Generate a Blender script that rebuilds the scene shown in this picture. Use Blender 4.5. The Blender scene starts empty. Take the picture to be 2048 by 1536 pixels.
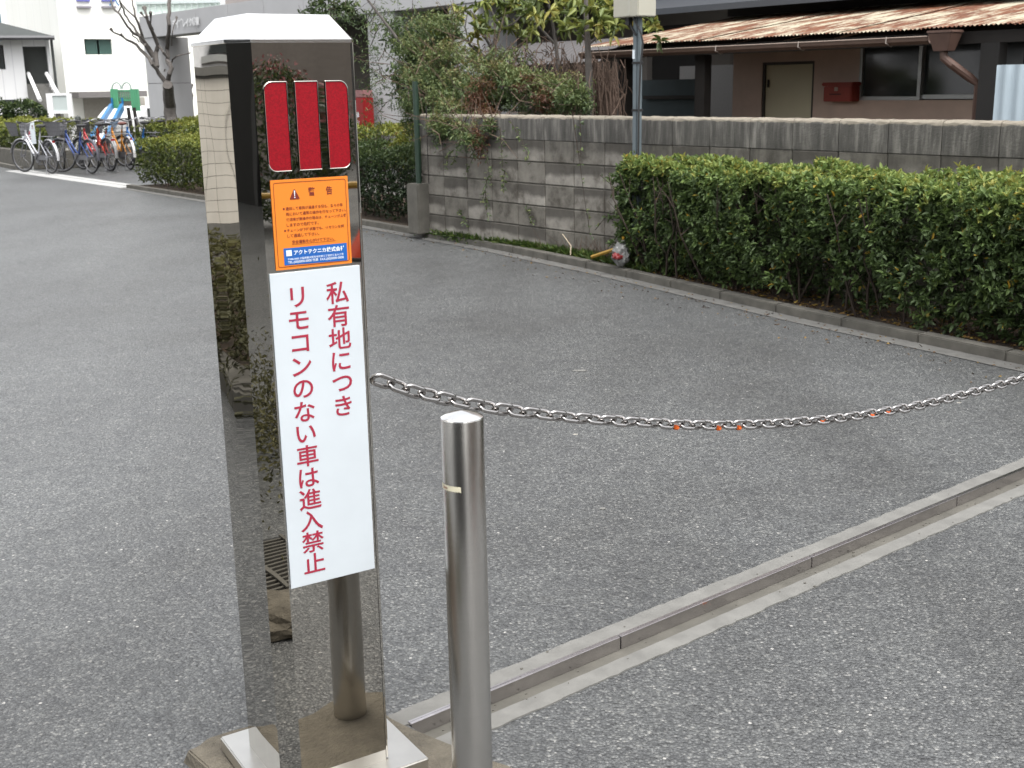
import bpy, bmesh, math, random
import numpy as np
from mathutils import Vector, Matrix
random.seed(7); rng = np.random.default_rng(7)
R = math.radians
sc = bpy.context.scene
C = sc.collection

# ------------------------------------------------------------------ camera
FPX, PIT, ROLL, EYE = 2367.0, .2479, -.0193, 1.55
cF = np.array([0, math.cos(PIT), -math.sin(PIT)]); u0 = np.array([0, math.sin(PIT), math.cos(PIT)]); r0 = np.array([1., 0, 0])
cR = r0*math.cos(ROLL)+u0*math.sin(ROLL); cU = -r0*math.sin(ROLL)+u0*math.cos(ROLL)
cO = np.array([0, 0, EYE])
cam = bpy.data.cameras.new('camera'); camo = bpy.data.objects.new('camera', cam); C.objects.link(camo)
m = Matrix.Identity(4)
for i in range(3):
    m[i][0], m[i][1], m[i][2], m[i][3] = cR[i], cU[i], -cF[i], cO[i]
camo.matrix_world = m
cam.sensor_width = 36; cam.lens = FPX/2048*36; cam.clip_end = 3000; cam.clip_start = .05
cam.dof.use_dof = True; cam.dof.focus_distance = 2.6; cam.dof.aperture_fstop = 16.0
sc.camera = camo
# ------------------------------------------------------------------ world, sun, exposure
w = bpy.data.worlds.new('World'); sc.world = w; w.use_nodes = True
nt = w.node_tree; nt.nodes.clear()
sky = nt.nodes.new('ShaderNodeTexSky'); sky.sky_type = 'NISHITA'; sky.sun_disc = False
SUN_EL, SUN_AZ = 66, 155          # azimuth clockwise from +Y: soft high light from behind the camera
sky.sun_elevation = R(SUN_EL); sky.sun_rotation = R(SUN_AZ)
sky.air_density = 1.0; sky.dust_density = 4.0; sky.ozone_density = 1.0
hs = nt.nodes.new('ShaderNodeHueSaturation'); hs.inputs['Saturation'].default_value = .12
bg = nt.nodes.new('ShaderNodeBackground'); bg.inputs['Strength'].default_value = .15
out = nt.nodes.new('ShaderNodeOutputWorld')
nt.links.new(sky.outputs[0], hs.inputs['Color']); nt.links.new(hs.outputs[0], bg.inputs['Color']); nt.links.new(bg.outputs[0], out.inputs['Surface'])
sl = bpy.data.lights.new('sun', 'SUN'); sl.energy = .7; sl.angle = R(40); sl.color = (1, .975, .94)
so = bpy.data.objects.new('sun', sl); C.objects.link(so)
el, az = R(SUN_EL), R(SUN_AZ)
sd = Vector((math.sin(az)*math.cos(el), math.cos(az)*math.cos(el), math.sin(el)))
so.rotation_euler = sd.to_track_quat('Z', 'Y').to_euler(); so.location = sd*30
sc.view_settings.view_transform = 'Standard'; sc.view_settings.look = 'None'; sc.view_settings.gamma = 1
sc.view_settings.use_curve_mapping = False; sc.view_settings.exposure = 1.55
try:
    sc.cycles.use_denoising = True; sc.cycles.max_bounces = 8; sc.cycles.transparent_max_bounces = 8
    sc.cycles.sample_clamp_indirect = 6; sc.cycles.caustics_reflective = False
except Exception: pass

# ------------------------------------------------------------------ measuring helpers (photo sight lines met with real planes)
def ray(x, y): return cF+cR*(x-1024)/FPX-cU*(y-768)/FPX
def gz(x, y, z=0.):
    d = ray(x, y); return cO+d*((z-EYE)/d[2])
def at(x, y, Y):
    d = ray(x, y); return cO+d*(Y/d[1])
WP = np.array([-.9012, 12.5034]); WANG = -.9045
wd = np.array([math.cos(WANG), math.sin(WANG)]); wn = np.array([-wd[1], wd[0]])
def wp(x, y, wv):                   # (s, w, z) in the frame of the block wall
    r = ray(x, y); t = ((WP+wn*wv)@wn)/(r[:2]@wn); P = cO+r*t
    return np.array([(P[:2]-WP)@wd, wv, P[2]])
def W3(s, wv, z=0.):
    p = WP+wd*s+wn*wv; return np.array([p[0], p[1], z])

# ------------------------------------------------------------------ object helpers
def tag(o, label=None, cat=None, group=None, kind=None):
    if label: o['label'] = label
    if cat: o['category'] = cat
    if group: o['group'] = group
    if kind: o['kind'] = kind
    return o
def thing(name, label, cat, loc=(0, 0, 0), rz=0, group=None):
    o = bpy.data.objects.new(name, None); C.objects.link(o)
    o.location = Vector([float(v) for v in loc]); o.rotation_euler = (0, 0, rz); o.empty_display_size = .1
    return tag(o, label, cat, group)
def mw(o): return Matrix.Translation(o.location) @ o.rotation_euler.to_matrix().to_4x4()
def link(name, me, parent=None, loc=None, rz=0):
    o = bpy.data.objects.new(name, me); C.objects.link(o)
    if parent: o.parent = parent
    if loc is not None: o.location = Vector([float(v) for v in loc])
    if rz: o.rotation_euler = (0, 0, rz)
    return o
class MB:
    def __init__(s): s.v = []; s.f = []
    def add(s, vs, fs):
        b = len(s.v); s.v += [tuple(float(c) for c in p) for p in vs]; s.f += [tuple(b+i for i in f) for f in fs]; return s
    def box(s, c, d, rz=0, rx=0, ry=0):
        M = Matrix.Rotation(rz, 3, 'Z') @ Matrix.Rotation(ry, 3, 'Y') @ Matrix.Rotation(rx, 3, 'X')
        vs = []
        for k in range(8):
            p = Vector(((k & 1)-.5, ((k >> 1) & 1)-.5, ((k >> 2) & 1)-.5)); p = Vector((p.x*d[0], p.y*d[1], p.z*d[2]))
            vs.append(M @ p+Vector([float(q) for q in c]))
        return s.add(vs, [(0, 2, 3, 1), (4, 5, 7, 6), (0, 1, 5, 4), (2, 6, 7, 3), (0, 4, 6, 2), (1, 3, 7, 5)])
    def bx(s, x0, x1, y0, y1, z0, z1): return s.box(((x0+x1)/2, (y0+y1)/2, (z0+z1)/2), (abs(x1-x0), abs(y1-y0), abs(z1-z0)))
    def prism(s, poly, z0, z1, top=None):
        n = len(poly); top = top or poly
        vs = [(p[0], p[1], z0) for p in poly]+[(p[0], p[1], z1) for p in top]
        return s.add(vs, [tuple(range(n))[::-1], tuple(range(n, 2*n))]+[(i, (i+1) % n, n+(i+1) % n, n+i) for i in range(n)])
    def tube(s, pts, rad, n=6, cap=True, closed=False):
        P = [Vector([float(c) for c in p]) for p in pts]; k = len(P)
        rr = rad if hasattr(rad, '__len__') else [rad]*k
        rings = []; prev = None
        for i in range(k):
            if closed: t = P[(i+1) % k]-P[i-1]
            else: t = P[min(i+1, k-1)]-P[max(i-1, 0)]
            if t.length < 1e-9: t = Vector((0, 0, 1))
            t.normalize()
            if prev is None:
                a = Vector((0, 0, 1)) if abs(t.z) < .9 else Vector((1, 0, 0))
                prev = t.cross(a).normalized()
            prev = (prev-t*prev.dot(t)).normalized(); b = t.cross(prev)
            rings.append([P[i]+(prev*math.cos(2*math.pi*j/n)+b*math.sin(2*math.pi*j/n))*rr[i] for j in range(n)])
        vs = [v for r in rings for v in r]; fs = []
        for i in range(k if closed else k-1):
            a = i*n; b_ = ((i+1) % k)*n
            fs += [(a+j, a+(j+1) % n, b_+(j+1) % n, b_+j) for j in range(n)]
        if cap and not closed: fs += [tuple(range(n))[::-1], tuple((k-1)*n+j for j in range(n))]
        return s.add(vs, fs)
    def lathe(s, prof, n=24, c=(0, 0)):
        k = len(prof); vs = []
        for r_, z in prof: vs += [(c[0]+r_*math.cos(2*math.pi*j/n), c[1]+r_*math.sin(2*math.pi*j/n), z) for j in range(n)]
        fs = [(i*n+j, i*n+(j+1) % n, (i+1)*n+(j+1) % n, (i+1)*n+j) for i in range(k-1) for j in range(n)]
        fs += [tuple(range(n))[::-1], tuple((k-1)*n+j for j in range(n))]
        return s.add(vs, fs)
    def torus(s, c, Rr, r_, ax=(0, 1, 0), n=28, k=6):
        a = Vector(ax).normalized(); u = a.orthogonal().normalized(); v = a.cross(u)
        return s.tube([Vector(c)+(u*math.cos(2*math.pi*i/n)+v*math.sin(2*math.pi*i/n))*Rr for i in range(n)], r_, k, closed=True)
    def build(s, name, mat, parent=None, world=False, smooth=False, bevel=0, kind=None, seg=2):
        me = bpy.data.meshes.new(name); me.from_pydata(s.v, [], s.f)
        if world and parent is not None: me.transform(mw(parent).inverted())
        if bevel or True:
            b = bmesh.new(); b.from_mesh(me); bmesh.ops.recalc_face_normals(b, faces=b.faces)
            if bevel: bmesh.ops.bevel(b, geom=[e for e in b.edges if len(e.link_faces) == 2 and e.calc_face_angle(0) > .5], offset=bevel, segments=seg, affect='EDGES', clamp_overlap=True)
            b.to_mesh(me); b.free()
        if mat: me.materials.append(mat)
        if smooth:
            me.polygons.foreach_set('use_smooth', [True]*len(me.polygons))
            try: me.set_sharp_from_angle(angle=R(35))
            except Exception: pass
        o = link(name, me, parent)
        if kind: o['kind'] = kind
        return o

# ------------------------------------------------------------------ materials
def newmat(name):
    m_ = bpy.data.materials.new(name); m_.use_nodes = True; n_ = m_.node_tree
    return m_, n_, n_.nodes['Principled BSDF']
def N(n_, t, **k):
    x = n_.nodes.new(t)
    for a, b in k.items():
        if a in x.inputs.keys(): x.inputs[a].default_value = b
        else: setattr(x, a, b)
    return x
def ramp(n_, src, stops):
    r_ = n_.nodes.new('ShaderNodeValToRGB'); e = r_.color_ramp.elements
    while len(e) > 1: e.remove(e[-1])
    e[0].position = stops[0][0]; e[0].color = (*stops[0][1], 1)
    for p, c in stops[1:]:
        q = e.new(p); q.color = (*c, 1)
    n_.links.new(src, r_.inputs[0]); return r_.outputs[0]
def mix(n_, f, a, b, mode='MIX'):
    x = n_.nodes.new('ShaderNodeMix'); x.data_type = 'RGBA'; x.blend_type = mode
    for s_, v in ((x.inputs[0], f), (x.inputs[6], a), (x.inputs[7], b)):
        if hasattr(v, 'links'): n_.links.new(v, s_)
        elif isinstance(v, (int, float)): s_.default_value = v
        else: s_.default_value = (*v, 1)
    return x.outputs[2]
def mathn(n_, op, a, b=0., c=0.):
    x = n_.nodes.new('ShaderNodeMath'); x.operation = op
    for i, v in enumerate((a, b, c)):
        if hasattr(v, 'links'): n_.links.new(v, x.inputs[i])
        else: x.inputs[i].default_value = v
    return x.outputs[0]
def noise(n_, vec, scale, detail=3, rough=.55, dist=0.):
    x = N(n_, 'ShaderNodeTexNoise', Scale=scale, Detail=detail, Roughness=rough, Distortion=dist); n_.links.new(vec, x.inputs['Vector']); return x.outputs[0]
def bump(n_, bs, h, strength=.3, dist=.01):
    x = N(n_, 'ShaderNodeBump', Strength=strength, Distance=dist); n_.links.new(h, x.inputs['Height']); n_.links.new(x.outputs[0], bs.inputs['Normal']); return x
def mapping(n_, vec, scale=(1, 1, 1), rot=(0, 0, 0)):
    x = n_.nodes.new('ShaderNodeMapping'); x.inputs['Scale'].default_value = scale; x.inputs['Rotation'].default_value = rot; n_.links.new(vec, x.inputs[0]); return x.outputs[0]
def simple(name, col, rough=.6, metal=0., var=.12, scale=12, bmp=.15, spec=.5, coord='Object', bd=.003):
    m_, n_, b = newmat(name); tc = n_.nodes.new('ShaderNodeTexCoord').outputs[coord]
    f = noise(n_, tc, scale, 4)
    c = mix(n_, f, tuple(x*(1-var*1.6) for x in col), tuple(min(1, x*(1+var*1.3)) for x in col))
    n_.links.new(c, b.inputs['Base Color']); b.inputs['Roughness'].default_value = rough; b.inputs['Metallic'].default_value = metal
    b.inputs['Specular IOR Level'].default_value = spec
    if bmp: bump(n_, b, noise(n_, tc, scale*6, 3), bmp, bd)
    return m_
def m_asphalt():
    m_, n_, b = newmat('asphalt'); tc = n_.nodes.new('ShaderNodeNewGeometry').outputs['Position']
    v1 = N(n_, 'ShaderNodeTexVoronoi', Scale=125.); n_.links.new(tc, v1.inputs['Vector'])
    v2 = N(n_, 'ShaderNodeTexVoronoi', Scale=230.); n_.links.new(tc, v2.inputs['Vector'])
    sep = n_.nodes.new('ShaderNodeSeparateColor'); n_.links.new(v1.outputs['Color'], sep.inputs[0])
    stone = ramp(n_, sep.outputs[0], [(0, (.040, .041, .042)), (.35, (.069, .071, .072)), (.7, (.104, .107, .107)), (.93, (.158, .160, .156)), (1, (.25, .247, .235))])
    edge = ramp(n_, v1.outputs['Distance'], [(.25, (1, 1, 1)), (.62, (.58, .58, .58))])
    c = mix(n_, 1., stone, edge, 'MULTIPLY')
    sep2 = n_.nodes.new('ShaderNodeSeparateColor'); n_.links.new(v2.outputs['Color'], sep2.inputs[0])
    c = mix(n_, ramp(n_, sep2.outputs[1], [(.0, (.0,)*3), (1, (.5,)*3)]), c, (.081, .084, .086))
    big = noise(n_, tc, .55, 5, .6)
    c = mix(n_, 1., c, ramp(n_, big, [(.3, (.78, .77, .76)), (.5, (1, 1, 1)), (.7, (1.16, 1.165, 1.16))]), 'MULTIPLY')
    med = noise(n_, tc, 7, 4, .65)
    c = mix(n_, 1., c, ramp(n_, med, [(.3, (.86, .86, .87)), (.7, (1.12, 1.12, 1.1))]), 'MULTIPLY')
    trk = noise(n_, mapping(n_, tc, (.9, .16, 1), (0, 0, -.66)), 1.5, 1.5, .5)
    c = mix(n_, 1., c, ramp(n_, trk, [(.35, (.98, .975, .97)), (.6, (1.16, 1.16, 1.16))]), 'MULTIPLY')
    stn = noise(n_, tc, 2.3, 5, .75)
    c = mix(n_, ramp(n_, stn, [(.63, (0,)*3), (.74, (.45,)*3)]), c, (.055, .054, .05))
    # white chips and pale crumbs
    v3 = N(n_, 'ShaderNodeTexVoronoi', Scale=30.); n_.links.new(tc, v3.inputs['Vector'])
    s3 = n_.nodes.new('ShaderNodeSeparateColor'); n_.links.new(v3.outputs['Color'], s3.inputs[0])
    chip = mathn(n_, 'MULTIPLY', mathn(n_, 'GREATER_THAN', s3.outputs[2], .985), mathn(n_, 'LESS_THAN', v3.outputs['Distance'], .13))
    c = mix(n_, chip, c, (.34, .33, .31))
    v4 = N(n_, 'ShaderNodeTexVoronoi', Scale=3.); n_.links.new(tc, v4.inputs['Vector'])
    s4 = n_.nodes.new('ShaderNodeSeparateColor'); n_.links.new(v4.outputs['Color'], s4.inputs[0])
    ch2 = mathn(n_, 'MULTIPLY', mathn(n_, 'GREATER_THAN', s4.outputs[2], .9), mathn(n_, 'LESS_THAN', v4.outputs['Distance'], .035))
    c = mix(n_, ch2, c, (.30, .285, .25))
    n_.links.new(c, b.inputs['Base Color'])
    n_.links.new(ramp(n_, sep.outputs[1], [(0, (.30,)*3), (1, (.56,)*3)]), b.inputs['Roughness'])
    h = mathn(n_, 'SUBTRACT', mathn(n_, 'MULTIPLY', noise(n_, tc, 60, 4), 1.2), mathn(n_, 'MULTIPLY', v1.outputs['Distance'], .9))
    h = mathn(n_, 'ADD', h, mathn(n_, 'MULTIPLY', sep.outputs[2], .5))
    bump(n_, b, h, .75, .0045)
    b.inputs['Specular IOR Level'].default_value = .55
    return m_
def m_steel(name, col=(.50, .478, .435), rough=.010, wav=.17):
    m_, n_, b = newmat(name); tc = n_.nodes.new('ShaderNodeTexCoord').outputs['Object']
    b.inputs['Metallic'].default_value = 1
    sm = noise(n_, mapping(n_, tc, (6, 6, 1.5)), 3, 4, .6)
    n_.links.new(mix(n_, ramp(n_, sm, [(.35, (0,)*3), (.75, (1,)*3)]), col, tuple(x*.86 for x in col)), b.inputs['Base Color'])
    sc_ = noise(n_, mapping(n_, tc, (40, 40, 260)), 2, 4, .7)
    n_.links.new(ramp(n_, sc_, [(.35, (rough,)*3), (.85, (rough*1.8,)*3)]), b.inputs['Roughness'])
    bump(n_, b, noise(n_, mapping(n_, tc, (1, 1, .6)), 4.5, 1, .4), wav, .012)
    return m_
def m_brushed():
    m_, n_, b = newmat('brushed_steel'); tcn = n_.nodes.new('ShaderNodeTexCoord'); tc = tcn.outputs['Object']
    b.inputs['Metallic'].default_value = 1; b.inputs['Roughness'].default_value = .24
    b.inputs['Anisotropic'].default_value = .85
    tg = n_.nodes.new('ShaderNodeTangent'); tg.direction_type = 'RADIAL'; tg.axis = 'Z'; n_.links.new(tg.outputs[0], b.inputs['Tangent'])
    f = noise(n_, mapping(n_, tc, (3, 3, 420)), 3, 3, .6)
    n_.links.new(mix(n_, f, (.50, .48, .45), (.66, .64, .61)), b.inputs['Base Color'])
    bump(n_, b, f, .08, .0006)
    return m_
def m_block():
    m_, n_, b = newmat('concrete_block'); g = n_.nodes.new('ShaderNodeNewGeometry').outputs['Position']
    oi = n_.nodes.new('ShaderNodeObjectInfo').outputs['Random']; tc = n_.nodes.new('ShaderNodeTexCoord').outputs['Object']
    base = ramp(n_, oi, [(0, (.135, .126, .108)), (.5, (.19, .178, .156)), (1, (.25, .236, .21))])
    mot = noise(n_, g, 5, 6, .7)
    c = mix(n_, 1., base, ramp(n_, mot, [(.36, (.42, .40, .37)), (.5, (.95, .94, .93)), (.7, (1.35, 1.35, 1.33))]), 'MULTIPLY')
    # damp stains: dark band in the upper part of the lower courses, vertical drip streaks below the cap
    sx = n_.nodes.new('ShaderNodeSeparateXYZ'); n_.links.new(tc, sx.inputs[0])
    st = noise(n_, mapping(n_, g, (9, 9, .7)), 1.6, 4, .65)
    top = mathn(n_, 'MULTIPLY', ramp(n_, sx.outputs[2], [(.0, (0,)*3), (1, (1,)*3)]), 1.)
    sg = n_.nodes.new('ShaderNodeSeparateXYZ'); n_.links.new(g, sg.inputs[0])
    hi = ramp(n_, sg.outputs[2], [(.9, (0,)*3), (1.0, (1,)*3)])
    drip = mathn(n_, 'MULTIPLY', hi, ramp(n_, st, [(.3, (1,)*3), (.62, (.15,)*3)]))
    c = mix(n_, mathn(n_, 'MULTIPLY', drip, .8), c, (.055, .052, .046))
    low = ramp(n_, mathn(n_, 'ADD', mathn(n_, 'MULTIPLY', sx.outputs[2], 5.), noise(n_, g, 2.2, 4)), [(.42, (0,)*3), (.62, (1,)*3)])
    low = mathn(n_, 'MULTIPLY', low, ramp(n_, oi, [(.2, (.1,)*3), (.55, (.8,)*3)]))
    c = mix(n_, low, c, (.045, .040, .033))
    n_.links.new(c, b.inputs['Base Color']); b.inputs['Roughness'].default_value = .92
    bump(n_, b, noise(n_, g, 90, 5, .7), .6, .004)
    return m_
def m_leaf(name, cols, rough=.45, trans=.25):
    m_, n_, b = newmat(name)
    a = n_.nodes.new('ShaderNodeAttribute'); a.attribute_name = 'tint'
    k = len(cols); c = ramp(n_, a.outputs['Fac'], [(i/(k-1), c_) for i, c_ in enumerate(cols)])
    n_.links.new(c, b.inputs['Base Color']); b.inputs['Roughness'].default_value = rough
    b.inputs['Specular IOR Level'].default_value = .45
    if trans:
        tr = n_.nodes.new('ShaderNodeBsdfTranslucent'); n_.links.new(c, tr.inputs[0])
        mx = n_.nodes.new('ShaderNodeMixShader'); mx.inputs[0].default_value = trans
        n_.links.new(b.outputs[0], mx.inputs[1]); n_.links.new(tr.outputs[0], mx.inputs[2])
        n_.links.new(mx.outputs[0], n_.nodes['Material Output'].inputs[0])
    return m_
def m_rust():
    m_, n_, b = newmat('rusty_tin'); tc = n_.nodes.new('ShaderNodeTexCoord').outputs['Object']
    st = noise(n_, mapping(n_, tc, (3.2, .75, .75)), 2.0, 7, .68)
    st2 = noise(n_, mapping(n_, tc, (14, 2., 2.)), 2.0, 5, .7)
    f = ramp(n_, mathn(n_, 'ADD', mathn(n_, 'MULTIPLY', st, .72), mathn(n_, 'MULTIPLY', st2, .28)), [(.475, (0,)*3), (.56, (1,)*3)])
    rust = ramp(n_, st2, [(.3, (.05, .016, .008)), (.55, (.13, .044, .017)), (.75, (.22, .10, .038))])
    n_.links.new(mix(n_, f, rust, (.34, .31, .23)), b.inputs['Base Color']); b.inputs['Roughness'].default_value = .75
    bump(n_, b, st2, .3, .004)
    return m_
def m_red_reflector():
    m_, n_, b = newmat('red_reflector'); tc = n_.nodes.new('ShaderNodeTexCoord').outputs['Object']
    v = N(n_, 'ShaderNodeTexVoronoi', Scale=420.); n_.links.new(tc, v.inputs['Vector'])
    s_ = n_.nodes.new('ShaderNodeSeparateColor'); n_.links.new(v.outputs['Color'], s_.inputs[0])
    n_.links.new(mix(n_, s_.outputs[0], (.19, .0, .005), (.29, .0, .008)), b.inputs['Base Color'])
    b.inputs['Roughness'].default_value = .5; b.inputs['Specular IOR Level'].default_value = .3; b.inputs['Coat Weight'].default_value = .08; b.inputs['Coat Roughness'].default_value = .12
    return m_
def m_glass(name, col=(.03, .035, .035)):
    m_, n_, b = newmat(name); b.inputs['Base Color'].default_value = (*col, 1); b.inputs['Roughness'].default_value = .08; b.inputs['Specular IOR Level'].default_value = .6
    return m_
def m_soil():
    m_, n_, b = newmat('soil'); g = n_.nodes.new('ShaderNodeNewGeometry').outputs['Position']
    v = N(n_, 'ShaderNodeTexVoronoi', Scale=38.); n_.links.new(g, v.inputs['Vector'])
    s_ = n_.nodes.new('ShaderNodeSeparateColor'); n_.links.new(v.outputs['Color'], s_.inputs[0])
    c = ramp(n_, s_.outputs[0], [(0, (.022, .014, .01)), (.5, (.05, .03, .018)), (.85, (.09, .05, .028)), (1, (.16, .09, .05))])
    n_.links.new(mix(n_, noise(n_, g, 4, 4), c, (.035, .028, .018)), b.inputs['Base Color']); b.inputs['Roughness'].default_value = .95
    bump(n_, b, noise(n_, g, 50, 5), .9, .02); return m_
def m_siding():
    m_, n_, b = newmat('white_siding'); tc = n_.nodes.new('ShaderNodeTexCoord').outputs['Object']
    wv = N(n_, 'ShaderNodeTexWave', Scale=1.1, wave_type='BANDS', bands_direction='X', wave_profile='SAW'); n_.links.new(tc, wv.inputs[0])
    n_.links.new(mix(n_, ramp(n_, wv.outputs[0], [(0, (1,)*3), (.1, (0,)*3)]), (.70, .70, .70), (.50, .50, .52)), b.inputs['Base Color']); b.inputs['Roughness'].default_value = .6
    bump(n_, b, wv.outputs[0], .5, .02); return m_
def m_alc():
    m_, n_, b = newmat('cream_panel_wall'); g = n_.nodes.new('ShaderNodeTexCoord').outputs['Object']
    wv = N(n_, 'ShaderNodeTexWave', Scale=.52, wave_type='BANDS', bands_direction='X', wave_profile='SAW'); n_.links.new(g, wv.inputs[0])
    ln = ramp(n_, wv.outputs[0], [(0, (1,)*3), (.035, (0,)*3)])
    c = mix(n_, noise(n_, mapping(n_, g, (1, 1, .3)), 1.2, 5), (.80, .80, .74), (.88, .88, .84))
    n_.links.new(mix(n_, mathn(n_, 'MULTIPLY', ln, .35), c, (.35, .35, .33)), b.inputs['Base Color']); b.inputs['Roughness'].default_value = .8
    return m_
ASPH = m_asphalt(); STEEL = m_steel('polished_steel'); CAPST = m_steel('cap_steel', (.88, .88, .87), .12, .02); BRUSH = m_brushed(); BLOCK = m_block()
CHAINST = simple('chain_steel', (.40, .385, .375), .2, 1., .1, 60, .1)
PLATEST = simple('plate_steel', (.62, .61, .58), .30, 1., .08, 20, .03)
RAILST = simple('rail_steel', (.60, .58, .59), .22, 1., .12, 25, .04)
CONC = simple('concrete', (.105, .103, .096), .9, 0, .3, 9, .5)
CONCL = simple('pale_concrete', (.15, .147, .136), .9, 0, .28, 11, .4)
CONCD = simple('dirty_concrete', (.10, .094, .08), .95, 0, .35, 8, .6)
KERB = simple('kerb_concrete', (.098, .092, .078), .92, 0, .45, 9, .5)
PAD = simple('mossy_mortar', (.12, .105, .08), .95, 0, .45, 14, .8, bd=.008)
REDREF = m_red_reflector(); SOIL = m_soil()
WHITE = simple('white_plate', (.565, .61, .64), .38, 0, .05, 9, .05)
ORANGE = simple('orange_sticker', (.74, .215, .022), .42, 0, .03, 8, 0)
BLUE = simple('blue_print', (.012, .11, .40), .42, 0, .05, 8, 0)
INKRED = simple('red_lettering', (.34, .022, .05), .45, 0, .08, 30, 0)
INKBR = simple('brown_lettering', (.17, .022, .012), .5, 0, .05, 30, 0)
INKW = simple('pale_lettering', (.72, .78, .82), .5, 0, .03, 30, 0)
BLACK = simple('black_rubber', (.012, .012, .012), .6, 0, .1, 20, 0)
ORTAG = simple('orange_plastic', (.62, .12, .015), .5, 0, .1, 40, 0)
BEIGE = simple('beige_render', (.58, .44, .36), .9, 0, .14, 5, .4)
DOORM = simple('olive_door', (.60, .55, .38), .6, 0, .05, 4, 0)
DARKW = simple('dark_timber', (.014, .011, .009), .8, 0, .3, 6, .3)
REDBOX = simple('red_painted_tin', (.30, .045, .028), .55, 0, .2, 8, 0)
ALU = simple('aluminium', (.42, .43, .42), .4, .6, .06, 10, 0)
GUTTER = simple('brown_gutter', (.10, .062, .045), .5, 0, .25, 7, 0)
HOPPER = simple('rusty_hopper', (.10, .058, .044), .6, 0, .25, 9, .2)
GLASSD = m_glass('dark_glass'); GLASSG = m_glass('green_glass', (.05, .09, .08)); FROST = simple('frosted_panel', (.42, .47, .46), .35, 0, .05, 6, 0)
RUST = m_rust(); SIDING = m_siding(); ALC = m_alc()
BLUEWH = simple('pale_blue_tin', (.42, .50, .55), .5, 0, .05, 6, 0)
ROOFG = simple('grey_roof', (.045, .05, .048), .8, 0, .12, 5, .3)
GREYB = simple('grey_panel_concrete', (.40, .40, .405), .85, 0, .07, 2, .1)
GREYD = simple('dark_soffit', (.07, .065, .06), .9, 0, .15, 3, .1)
PINKW = simple('pinkish_wall', (.34, .30, .28), .85, 0, .06, 2, .1)
BARK = simple('grey_bark', (.095, .085, .077), .95, 0, .35, 14, .7)
TWIG = simple('brown_twig', (.04, .028, .02), .95, 0, .3, 14, .3)
DRY = simple('dry_vine', (.10, .066, .048), .95, 0, .35, 14, .3)
GREENP = simple('green_paint', (.07, .27, .14), .5, 0, .1, 8, 0)
SLBLUE = simple('slide_blue', (.01, .13, .30), .4, 0, .05, 8, 0)
PWHITE = simple('white_paint', (.72, .72, .72), .5, 0, .05, 8, 0)
POLEG = simple('galvanised_blue_grey', (.14, .17, .185), .5, .3, .14, 9, .1)
BOXC = simple('cream_cabinet', (.40, .385, .32), .5, 0, .04, 5, 0)
CABLE = simple('black_cable', (.02, .02, .02), .6, 0, .1, 20, 0)
TILE = simple('beige_tile', (.60, .57, .51), .45, 0, .14, 4, 0)
TARP = simple('green_sheet', (.028, .045, .05), .7, 0, .2, 6, .2)
LF_HEDGE = m_leaf('azalea_leaf', [(.038, .058, .022), (.066, .104, .034), (.10, .152, .044), (.16, .23, .062), (.25, .29, .075), (.42, .24, .02)], .6, .32)
LF_YEL = m_leaf('yellowgreen_leaf', [(.0293, .0439, .0117), (.0734, .0978, .0196), (.1368, .1662, .0293), (.2150, .2346, .0391), (.2444, .1857, .0489)])
LF_NAN = m_leaf('willow_leaf', [(.0280, .0448, .0202), (.0560, .0896, .0336), (.0952, .1400, .0504), (.1568, .1904, .0672), (.1792, .1344, .0560)])
LF_RED = m_leaf('reddish_leaf', [(.0480, .0240, .0144), (.0960, .0400, .0224), (.1360, .0640, .0320), (.0960, .0880, .0320)])
LF_LOQ = m_leaf('loquat_leaf', [(.0326, .0465, .0168), (.0744, .1023, .0279), (.1395, .1767, .0418), (.2418, .2604, .0651), (.3162, .2511, .0465)])
LF_DRK = m_leaf('dark_leaf', [(.0146, .0267, .0121), (.0304, .0510, .0182), (.0547, .0851, .0267), (.1094, .1458, .0365)])
LF_OLV = m_leaf('olive_leaf', [(.03, .03, .012), (.06, .058, .022), (.10, .098, .035), (.15, .135, .05)], .6)
LF_FLW = m_leaf('pink_bloom', [(.03, .04, .02), (.05, .06, .03), (.20, .07, .07), (.42, .15, .16)])
GRASS = m_leaf('grass_blade', [(.03, .06, .015), (.07, .12, .025), (.14, .17, .04)])
LITTER = m_leaf('dry_leaf', [(.0300, .0150, .0072), (.0720, .0360, .0150), (.1800, .1020, .0180), (.2520, .1800, .0360)], .8, .1)

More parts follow.
